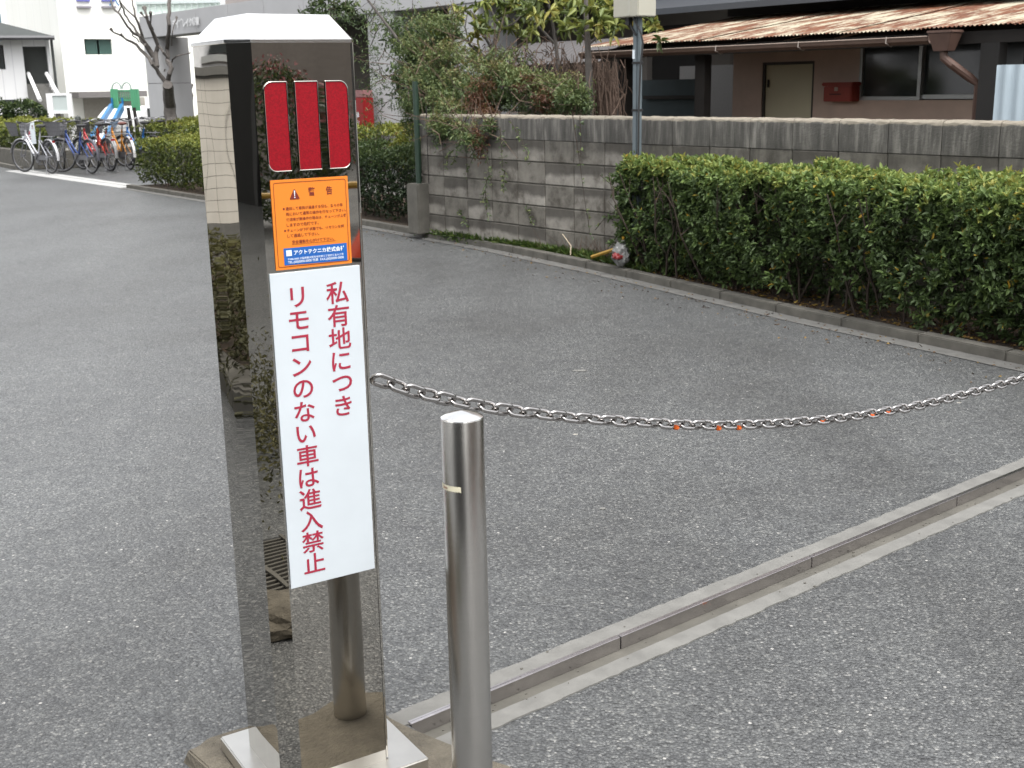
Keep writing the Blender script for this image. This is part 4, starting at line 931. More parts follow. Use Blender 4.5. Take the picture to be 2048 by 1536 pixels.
# gutter, brackets, hopper and downpipe
g0, g1 = wp(1165, 108, EW-.12)[0], wp(1862, 84, EW-.12)[0]; gzz = ez-.065
prof = [(-.055, .0), (-.05, -.035), (-.025, -.06), (.025, -.06), (.05, -.035), (.055, 0)]
V = [(g0, EW-.12+y, gzz+z) for y, z in prof]+[(g1, EW-.12+y, gzz+z) for y, z in prof]+[(g0, EW-.12+y*.9, gzz+z+.006) for y, z in prof]+[(g1, EW-.12+y*.9, gzz+z+.006) for y, z in prof]
F_ = [(i, i+1, i+7, i+6) for i in range(5)]+[(12+i, 18+i, 19+i, 13+i) for i in range(5)]+[(0, 1, 2, 3, 4, 5)]
gt = MB().add(V, F_).build('gutter', GUTTER, hs_)
MB().tube([(g0, EW-.12-.055, gzz), (g1, EW-.12-.055, gzz)], .006, 6).build('gutter_lip', simple('pale_gutter_lip', (.28, .22, .18), .5), gt)
for px in (1290, 1440, 1605, 1780):
    s = wp(px, 95, EW-.12)[0]; MB().tube([(s, EW-.18, gzz+.01), (s, EW-.185, gzz-.04), (s+.01, EW-.12, gzz-.068), (s, EW-.02, gzz-.02)], .006, 5).build('bracket', simple('bracket_grey', (.28, .24, .21), .6) if 'bracket_grey' not in bpy.data.materials else bpy.data.materials['bracket_grey'], gt)
hp = wp(1888, 100, EW-.12); 
V = lambda h_, z: [(hp[0]-h_, EW-.12-h_*.8, z), (hp[0]+h_, EW-.12-h_*.8, z), (hp[0]+h_, EW-.12+h_*.8, z), (hp[0]-h_, EW-.12+h_*.8, z)]
hz = gzz+.03; mb = MB()
lo, hi = V(.065, hz-.15), V(.105, hz-.01)
mb.add(lo+hi, [(0, 1, 2, 3), (4, 5, 6, 7), (0, 1, 5, 4), (1, 2, 6, 5), (2, 3, 7, 6), (3, 0, 4, 7)]); lo, hi = V(.113, hz-.009), V(.113, hz+.012)
mb.add(lo+hi, [(0, 1, 2, 3), (4, 5, 6, 7), (0, 1, 5, 4), (1, 2, 6, 5), (2, 3, 7, 6), (3, 0, 4, 7)]); hb = mb.build('rain_hopper', HOPPER, hs_, bevel=.004)
dpx = wp(1958, 160, EW+.1)
MB().tube([(hp[0], EW-.12, hz-.15), (hp[0], EW-.12, hz-.2), (hp[0]+.06, EW-.1, hz-.25), (dpx[0]-.06, EW+.06, hz-.36), (dpx[0], EW+.1, hz-.42), (dpx[0], EW+.1, .0)], [.033, .033, .035, .035, .035, .035], 10).build('downpipe', HOPPER, hs_, smooth=True)
# posts of the lean-to
for px, wdt in ((1252, .11), (1406, .13)):
    s = wp(px, 160, EW+.15)[0]; MB().bx(s-wdt/2, s+wdt/2, EW+.1, EW+.2, 0, ez-.13).build('post', DARKW, hs_)
s = wp(1984, 160, EW+.05)[0]; MB().bx(s-.09, s+.07, EW, EW+.12, 0, ez-.131).build('post', simple('grey_timber', (.012, .011, .010), .8), hs_)
MB().bx(wp(1240, 160, EW+.9)[0], wp(1410, 160, EW+.9)[0], EW+.9, EW+.95, 0, wp(1300, 160, EW+.9)[2]).build('green_sheet', TARP, hs_)
a, b = wp(1285, 195, EW+.85), wp(1400, 195, EW+.85); MB().bx(a[0], b[0], EW+.86, EW+.895, a[2]-.02, a[2]+.02).build('rail', DARKW, hs_)
# interior dark back under the roof and upper storey
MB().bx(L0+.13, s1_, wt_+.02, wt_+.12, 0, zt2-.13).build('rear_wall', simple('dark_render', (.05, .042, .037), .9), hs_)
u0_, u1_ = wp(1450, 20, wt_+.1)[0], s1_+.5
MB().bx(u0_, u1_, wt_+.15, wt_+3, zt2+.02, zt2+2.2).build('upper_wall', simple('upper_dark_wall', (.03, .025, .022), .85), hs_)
ue = wp(1650, 5, wt_-.6); zz = ue[2]
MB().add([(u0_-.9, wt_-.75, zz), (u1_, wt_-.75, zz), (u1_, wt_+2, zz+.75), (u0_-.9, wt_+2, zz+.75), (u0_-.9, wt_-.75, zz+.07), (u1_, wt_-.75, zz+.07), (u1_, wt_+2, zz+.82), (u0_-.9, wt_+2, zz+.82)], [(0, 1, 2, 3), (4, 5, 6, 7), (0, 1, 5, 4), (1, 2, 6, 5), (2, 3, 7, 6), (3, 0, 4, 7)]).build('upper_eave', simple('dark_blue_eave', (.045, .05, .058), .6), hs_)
# pale blue corrugated screen at the right
a, b = wp(1994, 130, EW-.3), wp(2048, 130, EW-.3)
mb = MB(); n = 60; s_a, s_b = a[0], a[0]+1.1
V = []; 
for z in (0, a[2]): V += [(s_a+(s_b-s_a)*i/n, EW-.3+.012*math.sin(i*1.05), z) for i in range(n+1)]
sc_o = mb.add(V, [(i, i+1, n+2+i, n+1+i) for i in range(n)]).build('tin_screen', BLUEWH, None, smooth=True); sc_o.location = Vector(W3(0, 0)); sc_o.rotation_euler = (0, 0, WANG); tag(sc_o, 'pale blue corrugated screen standing at the right end of the rusty roofed house', 'screen')
# white boundary behind the carport
o = MB().bx(-1.5, 2.4, 5.4, 5.45, 0, 1.75).build('lattice_fence', simple('white_lattice', (.26, .25, .24), .7, 0, .2, 60, 0)); o.location = Vector(W3(0, 0)); o.rotation_euler = (0, 0, WANG); tag(o, 'pale fence seen through the gap under the lean-to roof', 'fence')

# ================================================================== APARTMENT BUILDING ON COLUMNS
AW = 4.0
ap = thing('apartment_building', 'grey concrete building raised on square columns with white lettering on its beam', 'building', W3(-9, AW), WANG)
def apb(s0, s1, w0, w1, z0, z1, name='column', mat=GREYB, bevel=.02): return MB().bx(s0+9, s1+9, w0-AW, w1-AW, z0, z1).build(name, mat, ap, bevel=bevel)
c1a, c1b = wp(298, 180, AW)[0], wp(322, 180, AW)[0]; c2a, c2b = wp(735, 100, AW)[0], wp(787, 100, AW)[0]; c3a, c3b = wp(897, 60, AW)[0], wp(955, 60, AW)[0]
colw = c2b-c2a
BZ0, BZ1 = 2.74, 3.22
for a, b in ((c1b-.82, c1b), (c2a, c2b), (c3a, c3b), ((c1b+c2a)/2-.9, (c1b+c2a)/2-.1)):
    z = 0
    for k, zz in enumerate((.86, 1.72, 2.735)):
        apb(a, b, AW+.02, AW+.75, z+.008, zz, 'column_section', GREYB, .006); z = zz
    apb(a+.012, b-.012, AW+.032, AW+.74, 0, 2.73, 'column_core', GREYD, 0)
bs0 = wp(280, 60, AW)[0]; bs1 = c3b+3; x = bs0; k = 0
while x < bs1:
    e = min(x+1.55, bs1); apb(x+.006, e-.006, AW, AW+.5, BZ0, BZ1+.0, 'beam_panel', GREYB, .006); x = e
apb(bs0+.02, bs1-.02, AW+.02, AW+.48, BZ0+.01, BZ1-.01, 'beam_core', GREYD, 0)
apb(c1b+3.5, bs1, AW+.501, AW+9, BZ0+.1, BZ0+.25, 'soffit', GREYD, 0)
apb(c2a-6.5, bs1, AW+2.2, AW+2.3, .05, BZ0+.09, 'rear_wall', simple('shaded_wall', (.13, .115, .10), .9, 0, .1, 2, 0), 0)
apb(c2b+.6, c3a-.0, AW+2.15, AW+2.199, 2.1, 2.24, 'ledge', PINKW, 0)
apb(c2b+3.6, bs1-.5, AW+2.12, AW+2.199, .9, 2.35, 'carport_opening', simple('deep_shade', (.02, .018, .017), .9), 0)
apb(c1b+2.5, bs1+2, AW+.55, AW+9, BZ1+.0, BZ1+6, 'upper_storey', PINKW, 0)
mb = MB()
t0, t1 = wp(348, 48, AW), wp(402, 48, AW); lh = .19
put_text(mb, 'デイブレイク鳴東', (t0[0]+t1[0])/2+9, 2.965, h=lh, wdt=(t1[0]-t0[0]), bold=.05, place=lambda u, z: (u, -.035, z))
mb.build('beam_lettering', PWHITE, ap)
# arched shed roof behind the trees
shd = thing('shed', 'low shed with grey curved ribbed roof half hidden by vines and trees', 'shed', W3(-2.2, 3.0), WANG)
a, b = wp(985, 110, 3.2)[0], wp(1200, 110, 3.2)[0]
mb = MB(); n = 70
V = []
for t in np.linspace(0, 1, 7):
    for i in range(n+1): V.append((a+2.2+(b-a)*i/n, .2+.75*t, 1.80+.30*math.sin(t*1.57)+.008*math.sin(i*2.1)))
F_ = [(j*(n+1)+i, j*(n+1)+i+1, (j+1)*(n+1)+i+1, (j+1)*(n+1)+i) for j in range(6) for i in range(n)]
mb.add(V, F_).build('roof', simple('grey_ribbed_tin', (.085, .08, .08), .6, 0, .15, 8, 0), shd, smooth=True)
MB().bx(a+2.2, b+2.2, 1.0, 1.1, 0, 1.95).build('wall', simple('shed_wall', (.10, .09, .08), .9), shd)
MB().bx(a+2.2, b+2.2, .22, .26, 1.7, 1.78).build('fascia', DARKW, shd)
# pale building behind the house, grey-blue pipes
p = at(1330, 60, 24); fb = thing('pale_building', 'pinkish pale building rising behind the house beyond the cream cabinet', 'building', (p[0], p[1], 0), WANG)
MB().bx(-2.2, 6, 0, 6, 0, 7).build('wall', PINKW, fb)
for px in (1335, 1386):
    r_ = ray(px, 20); q = at(px, 20, 22.0); MB().tube([(q[0], q[1], 0), (q[0], q[1], 6)], .055, 8).build('pipe', simple('pale_blue_pipe', (.42, .52, .58), .5) if 'pale_blue_pipe' not in bpy.data.materials else bpy.data.materials['pale_blue_pipe'], fb, world=True, smooth=True)

# fire extinguisher case on the column
q = wp(728, 240, AW-.2); zt_, zb_ = wp(735, 180, AW-.2)[2], wp(735, 303, AW-.2)[2]
fe = thing('extinguisher_case', 'tall red fire extinguisher case with white lettering beside the grey column', 'extinguisher case', W3(wp(730, 240, AW-.2)[0], AW-.2, zb_), WANG)
hh = zt_-zb_
MB().bx(-.16, .14, -.1, .1, hh*.28, hh*.88).build('case', simple('signal_red', (.24, .006, .008), .45, 0, .08, 6, 0), fe, bevel=.01)
MB().bx(-.15, .13, -.09, .09, 0, hh*.279).build('lower_case', bpy.data.materials['signal_red'], fe, bevel=.01)
MB().bx(-.155, .135, -.095, .095, hh*.881, hh).build('lid', simple('faded_pink', (.27, .13, .13), .5), fe, bevel=.01)
mb = MB()
for k, c_ in enumerate('消火器'): put_text(mb, c_, -.06, hh*(.60-.13*k), h=.10, bold=.02, place=lambda u, z: (u, -.104, z))
mb.build('lettering', INKW, fe)

# ================================================================== FAR LEFT: buildings, park
FR = [None]
def frame(px=None, Y=0, th=0):      # a facade turned by th degrees about its corner seen at px; None = square on
    FR[0] = None if px is None else (at(px, 140, Y)[:2], Y, np.array([math.cos(R(th)), math.sin(R(th))]))
def pat(x, y, Y):
    if FR[0] is None: return at(x, y, Y)
    c0, Y0, u = FR[0]; nn = np.array([-u[1], u[0]]); c = c0+nn*(Y-Y0); r = ray(x, y); t = (c@nn)/(r[:2]@nn); return cO+r*t
def pbox(mb, x0, y0, x1, y1, Y, depth, zb=None):
    a, b = pat(x0, y0, Y), pat(x1, y1, Y); a2, b2 = pat(x0, 140, Y), pat(x1, 140, Y); za, z0 = a[2], b[2] if zb is None else zb
    if FR[0] is None: return mb.bx(a2[0], b2[0], Y, Y+depth, z0, za)
    u = FR[0][2]; nn = np.array([-u[1], u[0]]); q = [a2[:2], b2[:2], b2[:2]+nn*depth, a2[:2]+nn*depth]
    return mb.add([(*p_, z0) for p_ in q]+[(*p_, za) for p_ in q], [(0, 3, 2, 1), (4, 5, 6, 7), (0, 1, 5, 4), (1, 2, 6, 5), (2, 3, 7, 6), (3, 0, 4, 7)])
def pb(name, mat, par, x0, y0, x1, y1, Y, depth, zb=None, bevel=0): return pbox(MB(), x0, y0, x1, y1, Y, depth, zb).build(name, mat, par, world=True, bevel=bevel)
Yb = 40.; frame(128, Yb, 33)
q = at(206, 240, Yb); wb = thing('white_building', 'tall cream panelled building with one sliding window and grey canopy', 'building', (q[0], q[1], 0))
for (x0, y0, x1, y1) in ((128, -160, 174, 240), (174, -160, 229, 78), (174, 109, 229, 240), (229, -160, 284, 240)):
    pb('wall', ALC, wb, x0, y0, x1, y1, Yb, 8, 0 if y1 == 240 else None)
for (x0, x1) in ((174, 201), (201, 229)):
    wn_ = pb('window', GLASSG, wb, x0+2, 79, x1-2, 108, Yb+.12, .05)
    f_ = MB(); pbox(f_, x0, 77, x1, 79.5, Yb+.02, .1); pbox(f_, x0, 107, x1, 110, Yb-.03, .2); pbox(f_, x0, 79.5, x0+2, 107, Yb+.02, .1); pbox(f_, x1-2, 79.5, x1, 107, Yb+.02, .1); f_.build('frame', PWHITE, wn_, world=True)
pb('canopy', simple('grey_canopy', (.16, .15, .145), .8), wb, 152, 184, 290, 193, Yb-1.2, 1.19)
sh_ = pb('shutter', simple('beige_shutter', (.36, .34, .30), .6), wb, 160, 197, 284, 240, Yb-.03, .028, 0)
for (x0, x1, c_) in ((168, 194, '1'), (217, 243, '2')):
    bd = pb('blue_sign', simple('blue_sign_face', (.13, .14, .42), .5) if 'blue_sign_face' not in bpy.data.materials else bpy.data.materials['blue_sign_face'], wb, x0, -10, x1, 3, Yb-.08, .07)
    pb('sill', simple('sill_grey', (.22, .21, .24), .6) if 'sill_grey' not in bpy.data.materials else bpy.data.materials['sill_grey'], wb, x0, 12, x1+2, 16, Yb-.15, .14)
mb = MB(); q0 = pat(228, 2, Yb-.16)
put_text(mb, '八', 0, q0[2], h=.32, wdt=.34, bold=.03, place=lambda u, z: (q0[0]+u*FR[0][2][0], q0[1]+u*FR[0][2][1], z)); mb.build('blue_lettering', SLBLUE, wb, world=True)
# lower white wing behind the beam
frame()
q = at(360, 200, 50); w2 = thing('white_wing_building', 'white low building behind the lettered beam with glass roof railing', 'building', (q[0], q[1], 0))
pb('wall', ALC, w2, 250, 30, 900, 240, 50, 8, 0)
rl = MB()
for k in range(14): pbox(rl, 285+k*12, 4, 286.2+k*12, 30, 50.1, .06)
pbox(rl, 284, 3, 450, 5, 50.08, .1); rl.build('railing', simple('rail_pale', (.45, .5, .5), .4), w2, world=True)
pb('glass_panel', simple('green_white_glass', (.55, .63, .60), .2), w2, 284, 8, 450, 29, 50.2, .02)
for (x0, x1) in ((398, 418), (420, 445)): pb('window', GLASSG, w2, x0, 92, x1, 104, 49.96, .03)
# grey roofed siding house
Yh = 36.; frame(104, Yh, 24)
q = at(50, 240, Yh); hl = thing('siding_house', 'white siding house with grey hipped roof and a raised entrance stair', 'house', (q[0], q[1], 0))
for (x0, y0, x1, y1) in ((-160, 70, -6, 240), (-6, 70, 12, 90), (-6, 139, 12, 240), (12, 70, 50, 240), (50, 70, 98, 92), (50, 168, 98, 240), (98, 70, 104, 240)):
    pb('wall', SIDING, hl, x0, y0, x1, y1, Yh, 5, 0 if y1 in (200, 240) else None)
wn_ = pb('window', GLASSD, hl, -6, 92, 10, 138, Yh+.05, .04); pb('frame', simple('dark_brown_frame', (.04, .03, .03), .5), wn_, 10.2, 88, 13, 141, Yh-.04, .08)
bd = pb('basement_window', GLASSD, hl, -6, 200, 25, 214, Yh-.03, .03)
en = pb('entrance', simple('entrance_shade', (.05, .055, .05), .6), hl, 50, 92, 98, 168, Yh+.5, .05)
pb('door_leaf', simple('door_white', (.45, .45, .47), .5), en, 88, 96, 96, 166, Yh+.1, .05)
pb('door_glass', simple('door_glass', (.22, .22, .22), .2), en, 58, 96, 78, 132, Yh+.42, .04)
pb('head_frame', simple('green_black_frame', (.03, .04, .03), .6), en, 48, 88, 98, 93, Yh-.08, .3); pb('jamb', bpy.data.materials['green_black_frame'], en, 48, 93, 54, 165, Yh-.08, .3)
a, b = pat(-200, 70, Yh-.5), pat(108, 72, Yh-.5); u_, n_ = FR[0][2], np.array([-FR[0][2][1], FR[0][2][0]]); zz = b[2]; a, b = a[:2], b[:2]
V = [(*a, zz), (*b, zz), (*(b+n_*6), zz), (*(b-u_*3.1+n_*3), zz+1.0), (*(a+n_*3), zz+1.0), (*(a+n_*6), zz)]
MB().add(V, [(0, 1, 3, 4), (1, 2, 3), (2, 5, 4, 3), (0, 5, 2, 1)]).build('roof', ROOFG, hl, world=True)
MB().tube([(*(a-n_*.06), zz-.05), (*(b-n_*.06), zz-.05)], .07, 6).build('gutter', simple('dark_gutter', (.05, .05, .055), .5), hl, world=True)
q0 = pat(102.5, 80, Yh-.1); MB().tube([(q0[0], q0[1], q0[2]), (q0[0], q0[1], 0)], .04, 6).build('downpipe', ROOFG, hl, world=True)
frame()
# entrance stair
q = at(95, 240, Yh-2); stt = thing('stair', 'white concrete entrance stair with slanting handrails before the siding house', 'stair', (q[0], q[1], 0))
for k in range(8):
    a, b = at(60+k*4.0, 168+k*6.5, Yh-.1-k*.25), at(98+k*4., 168+k*6.5, Yh-.1-k*.25); MB().bx(a[0], b[0], Yh-.35-k*.25, Yh-.1-k*.25, 0, a[2]).build('step', CONCL, stt, world=True)
for x0, x1 in ((57, 80), (93, 117)):
    a, b = at(x0, 147, Yh-.2), at(x1, 190+(10 if x0 < 60 else 0), Yh-2.2)
    hr = MB().tube([a, b], .055, 6).build('handrail', PWHITE, stt, world=True)
    MB().tube([a-[0, 0, .8], b-[0, 0, .8]], .04, 5).tube([a, a-[0, 0, .8]], .04, 5).tube([b, b-[0, 0, 1.2]], .05, 5).build('balusters', PWHITE, hr, world=True)
ga = pb('gate_frame', PWHITE, stt, 86, 187, 98, 240, Yh-2.4, .12, 0); pb('gate_post', PWHITE, stt, 127, 187, 135, 240, Yh-2.4, .12, 0); pb('gate_rail', PWHITE, stt, 98, 187, 127, 191, Yh-2.39, .1); pb('gate_rail', PWHITE, stt, 98, 222, 127, 227, Yh-2.39, .1)
pb('frosted_panel', FROST, stt, 98, 191, 127, 222, Yh-2.36, .04)
# balcony building at far upper left
Yc = 52.
q = at(40, 60, Yc); bb_ = thing('balcony_building', 'white apartment block with glass balcony at the upper left edge', 'building', (q[0], q[1], 0))
pb('wall', simple('white_render', (.66, .67, .66), .8, 0, .04, 3, 0), bb_, -160, -200, 128, 240, Yc, 8, 0)
pb('window', simple('teal_window', (.05, .13, .17), .2), bb_, -10, 27, 13, 48, Yc-.05, .04)
q0, q1 = at(28, 45, Yc-.2), at(28, -60, Yc-.2); MB().tube([q0, q1], .09, 6).build('downpipe', simple('beige_pipe', (.45, .42, .38), .6), bb_, world=True)
MB().add([at(36, 50, Yc-.6), at(52, 46, Yc-.6), at(102, 31, Yc-.6), at(100, 9, Yc-.6), at(36, 26, Yc-.6)], [(0, 1, 2, 3, 4)]).add([at(36, 50, Yc-.56), at(52, 46, Yc-.56), at(102, 31, Yc-.56), at(100, 9, Yc-.56), at(36, 26, Yc-.56)], [(4, 3, 2, 1, 0)]).build('balcony_glass', simple('balcony_glass', (.36, .40, .42), .2), bb_, world=True)
pb('balcony_window', simple('pale_window', (.40, .48, .50), .15), bb_, 70, -20, 100, 8, Yc-.05, .04)
pb('floor_band', PWHITE, bb_, 52, 50, 128, 54, Yc-.1, .09)

# round shrubs
def ball(px, py, Y, rx, ry, label, mat=LF_DRK):
    c = at(px, py, Y); r1, r2 = rx/FPX*Y, ry/FPX*Y; t = thing('round_shrub', label, 'shrub', (c[0], c[1], 0))
    n = int(2600*r1*r2); u = rng.normal(0, 1, (n, 3)); u /= np.linalg.norm(u, axis=1)[:, None]; P = c+u*np.array([r1, r1, r2])*rng.uniform(.82, 1.04, (n, 1))
    P = P[P[:, 2] > .1]; u = (P-c)/np.array([r1, r1, r2]); PP, D = rosettes(P, u, 5, .6); nn_ = len(PP)
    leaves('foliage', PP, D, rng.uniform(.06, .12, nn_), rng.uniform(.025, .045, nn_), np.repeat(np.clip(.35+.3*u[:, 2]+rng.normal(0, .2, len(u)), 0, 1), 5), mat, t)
    MB().tube([(c[0], c[1], 0), (c[0], c[1], c[2])], [.07, .04], 6).build('stem', BARK, t, world=True)
ball(53, 236, 31, 37, 33, 'large clipped round shrub in front of the entrance stair'); ball(4, 236, 31, 24, 34, 'round clipped shrub cut by the left picture edge'); ball(361, 216, 31, 17, 18, 'small round shrub to the right of the bare tree')
# garden lamp
q = at(158, 258, 25.4); gl = thing('garden_lamp', 'short black garden lamp post rising from the hedge behind the bicycles', 'lamp', (q[0], q[1], 0))
zt_ = at(158, 231, 25.4)[2]
MB().lathe([(.05, 0), (.05, zt_-.17), (.055, zt_-.165)], 14).build('post', BLACK, gl, smooth=True); MB().lathe([(.055, zt_-.16), (.066, zt_-.15), (.066, zt_-.06), (.05, zt_-.02), (.0, zt_)], 14).build('head', simple('lamp_head', (.04, .045, .04), .4), gl, smooth=True)
MB().lathe([(.0675, zt_-.11), (.0675, zt_-.09)], 14).build('lens', FROST, gl)
# no-parking sign board by the white bicycle
q = at(61, 300, 24.9); ns = thing('notice_board', 'small white notice board with red vertical writing above the silver bicycle', 'sign', (q[0], q[1], 0), -.12)
z0, z1 = at(61, 288, 24.9)[2], at(61, 245, 24.9)[2]
MB().bx(-.145, .145, -.01, .01, z0, z1).build('board', WHITE, ns, bevel=.005); MB().tube([(0, .02, 0), (0, .02, z1-.1)], .015, 6).build('stake', ALU, ns)
mb = MB(); 
for k, c_ in enumerate('駐車禁'): put_text(mb, c_, .01, z1-.10-k*.105, h=.085, bold=.03, place=lambda u, z: (u, -.0125, z))
mb.build('red_lettering', INKRED, ns); mb = MB()
for k, c_ in enumerate('無断'): put_text(mb, c_, .105, z1-.07-k*.045, h=.035, bold=.02, place=lambda u, z: (u, -.0125, z))
for k, c_ in enumerate('管理組合'): put_text(mb, c_, -.085, z1-.2-k*.05, h=.035, bold=.02, place=lambda u, z: (u, -.0125, z))
mb.build('small_lettering', INKBR, ns)
# playground
Yp = 33.
q = at(245, 235, Yp); pg = thing('play_tower', 'green slatted play tower with two hoops and short legs', 'play equipment', (q[0], q[1], 0))
for (x0, x1, y0, y1) in ((216, 231, 178, 218), (256, 273, 178, 222)):
    nsl = 4
    for k in range(nsl): a_ = x0+(x1-x0)*k/nsl; pb('slat', GREENP, pg, a_+.35, y0, a_+(x1-x0)/nsl-.1, y1, Yp, .06)
    pb('panel_back', GREENP, pg, x0, y0+1, x1, y1-1, Yp+.062, .03)
for k in range(6): pb('bar', GREENP, pg, 233+k*4, 182, 234.4+k*4, 200, Yp+.1, .05)
pb('rail', GREENP, pg, 231, 180, 256, 183, Yp+.08, .08); pb('rail', GREENP, pg, 231, 199, 256, 202, Yp+.08, .08)
for cx in (233, 253): 
    MB().tube([at(cx+9*math.cos(R(a_)), 178-13*math.sin(R(a_)), Yp+.05) for a_ in range(0, 181, 20)], .022, 6).build('hoop', simple('grey_green_tube', (.25, .32, .28), .5) if 'grey_green_tube' not in bpy.data.materials else bpy.data.materials['grey_green_tube'], pg, world=True)
for x0 in (256, 268): MB().tube([at(x0, 215, Yp), [at(x0+4, 242, Yp)[0]+.05, Yp, 0]], .05, 6).build('leg', DARKW, pg, world=True)
sl_ = thing('slide', 'blue sided slide with pale chute leading down from the play tower', 'slide', tuple(at(228, 240, Yp-1.2)[:2])+(0,))
def plank(p0, p1, wdt, th, up_=0):
    p0, p1 = np.array(p0), np.array(p1); return [p0, p1]
T0, T1, B0, B1 = at(224, 217, Yp-.1), at(245, 217, Yp-.1), at(207, 244, Yp-1.3), at(231, 244, Yp-1.3)
k_ = (T0[2]-.15)/(T0[2]-B0[2]); B0 = T0+(B0-T0)*k_; B1 = T1+(B1-T1)*k_
MB().add([T0, T1, B1, B0, T0-[0, 0, .05], T1-[0, 0, .05], B1-[0, 0, .05], B0-[0, 0, .05]], [(0, 1, 2, 3), (4, 5, 6, 7), (0, 1, 5, 4), (2, 3, 7, 6), (1, 2, 6, 5), (3, 0, 4, 7)]).build('chute', PWHITE, sl_, world=True)
for t_, b_ in ((T0, B0), (T1, B1)):
    MB().add([t_+[-.06, 0, -.04], t_+[.05, 0, -.04], b_+[.05, 0, -.04], b_+[-.06, 0, -.04], t_+[-.05, 0, .13], t_+[.04, 0, .13], b_+[.04, 0, .13], b_+[-.05, 0, .13]], [(0, 1, 2, 3), (4, 5, 6, 7), (0, 1, 5, 4), (2, 3, 7, 6), (1, 2, 6, 5), (3, 0, 4, 7)]).build('side', SLBLUE, sl_, world=True)
    MB().tube([t_+[0, .05, .1], t_+[0, .05, .28]], .03, 5).build('grip_post', SLBLUE, sl_, world=True)
# small white van half hidden behind the column
def van(px, Y, label, rz):
    q = at(px, 238, Y); t = thing('parked_car', label, 'car', (q[0], q[1], 0), rz)
    poly = [(-1.5, .35), (1.5, .35), (1.6, .62), (.9, .78), (.45, 1.12), (-.9, 1.13), (-1.5, .8)]
    mb = MB(); n = len(poly); V = [(x_, -.7, z_) for x_, z_ in poly]+[(x_, .7, z_) for x_, z_ in poly]
    mb.add(V, [tuple(range(n)), tuple(range(n, 2*n))[::-1]]+[(i, (i+1) % n, n+(i+1) % n, n+i) for i in range(n)]); bo_ = mb.build('body', PWHITE, t, bevel=.06)
    for x0, x1 in ((-.9, -.3), (-.25, .45)): MB().bx(x0, x1, -.71, -.702, .8, 1.06).build('side_window', GLASSD, t)
    MB().box((.69, 0, .97), (.03, 1.2, .42), ry=-.92).build('windscreen', GLASSD, t)
    for x_ in (-.95, 1.0):
        for y_ in (-.66, .66):
            w_ = MB().torus((x_, y_, .28), .21, .075, (0, 1, 0), 20, 6).build('wheel', BLACK, t, smooth=True); MB().tube([(x_, y_-.04, .28), (x_, y_+.04, .28)], .17, 12).build('hub', ALU, w_)
van(284, 37.5, 'low white car half hidden between the play tower and the grey column', 1.35)

# bare pruned tree: limbs traced as lines, given real radii
Yt = 25.6; z6 = lambda L: [(200+a/6.14, b/6.14) for a, b in L]
q = at(343, 241, Yt); bt = thing('bare_tree', 'leafless pruned street tree with knobbly branch ends in front of the lettered beam', 'tree', (q[0], q[1], .05))
def limb(pts, r0_, r1_, name='limb', par=bt, Y=Yt, knob=0.):
    P = [at(x_, y_, Y+math.sin(i*1.3+pts[0][0])*.25*(i > 0)) for i, (x_, y_) in enumerate(pts)]
    # refine
    Q = []
    for i in range(len(P)-1):
        for t in (0, .5): Q.append(P[i]+(P[i+1]-P[i])*t+(rng.normal(0, .018, 3) if t else 0))
    Q.append(P[-1]); k = len(Q); sc__ = .52 if name == 'trunk' else .30; rr_ = [sc__*(r0_+(r1_-r0_)*i/(k-1)) for i in range(k)]
    if knob: rr_[-1] = .42*r1_*knob; Q.append(Q[-1]+(Q[-1]-Q[-2])*.12); rr_.append(r1_*.3)
    return MB().tube(Q, rr_, 8).build(name, BARK, par, world=True, smooth=True)
T_ = z6([(890, 1540), (880, 1480), (860, 1300), (840, 1150), (830, 1040)]); limb(T_, .27, .20, 'trunk')
limb(z6([(830, 1060), (720, 900), (640, 790), (540, 650), (450, 550), (330, 490), (220, 420), (130, 350)]), .17, .045, knob=2.)
limb(z6([(835, 1060), (855, 900), (850, 780), (835, 700), (825, 600), (830, 480), (850, 300), (855, 150), (862, -60)]), .17, .12)
limb(z6([(660, 820), (660, 680), (600, 580), (520, 440), (430, 200), (400, 60), (395, -60)]), .14, .045)
limb(z6([(650, 700), (560, 560), (480, 440), (380, 380), (340, 330), (240, 170), (140, 50), (110, -40)]), .12, .05)
limb(z6([(610, 600), (500, 450), (420, 330), (330, 210), (290, 110), (230, -40)]), .10, .05)
limb(z6([(700, 820), (690, 640), (680, 480), (610, 320), (575, 200), (545, 95)]), .17, .07, knob=1.8)
limb(z6([(845, 720), (780, 650), (720, 560), (650, 380), (620, 300), (620, 150)]), .10, .045, knob=2.)
limb(z6([(868, 790), (890, 730), (940, 690), (1020, 670), (1110, 650)]), .06, .045); limb(z6([(640, 340), (560, 220), (500, 150)]), .045, .04, knob=1.8)
limb(z6([(880, 560), (890, 400), (915, 290), (940, 210)]), .04, .035, knob=1.8); limb(z6([(430, 210), (360, 150), (260, 40), (230, -30)]), .06, .045); limb(z6([(225, 150), (245, 100), (270, 60)]), .05, .04)
limb(z6([(790, 880), (800, 850)]), .05, .04); limb(z6([(480, 520), (400, 440), (370, 350)]), .05, .035); limb(z6([(320, 480), (290, 440), (265, 420)]), .04, .035, knob=1.6)
q = at(383, 238, 30); bt2 = thing('bare_sapling', 'thin bare pruned tree partly hidden by the left edge of the steel post', 'tree', (q[0], q[1], .05))
limb(z6([(1140, 1480), (1120, 1330), (1095, 1250), (1070, 1160), (1052, 1120)]), .07, .05, 'trunk', bt2, 30, 2.)
limb(z6([(1110, 1280), (1140, 1160), (1130, 1040)]), .04, .04, 'limb', bt2, 30, 2.)
q = at(560, 230, 24); bt3 = thing('bare_tree', 'bare branching tree rising directly behind the cap of the steel post', 'tree', (q[0], q[1], .05))
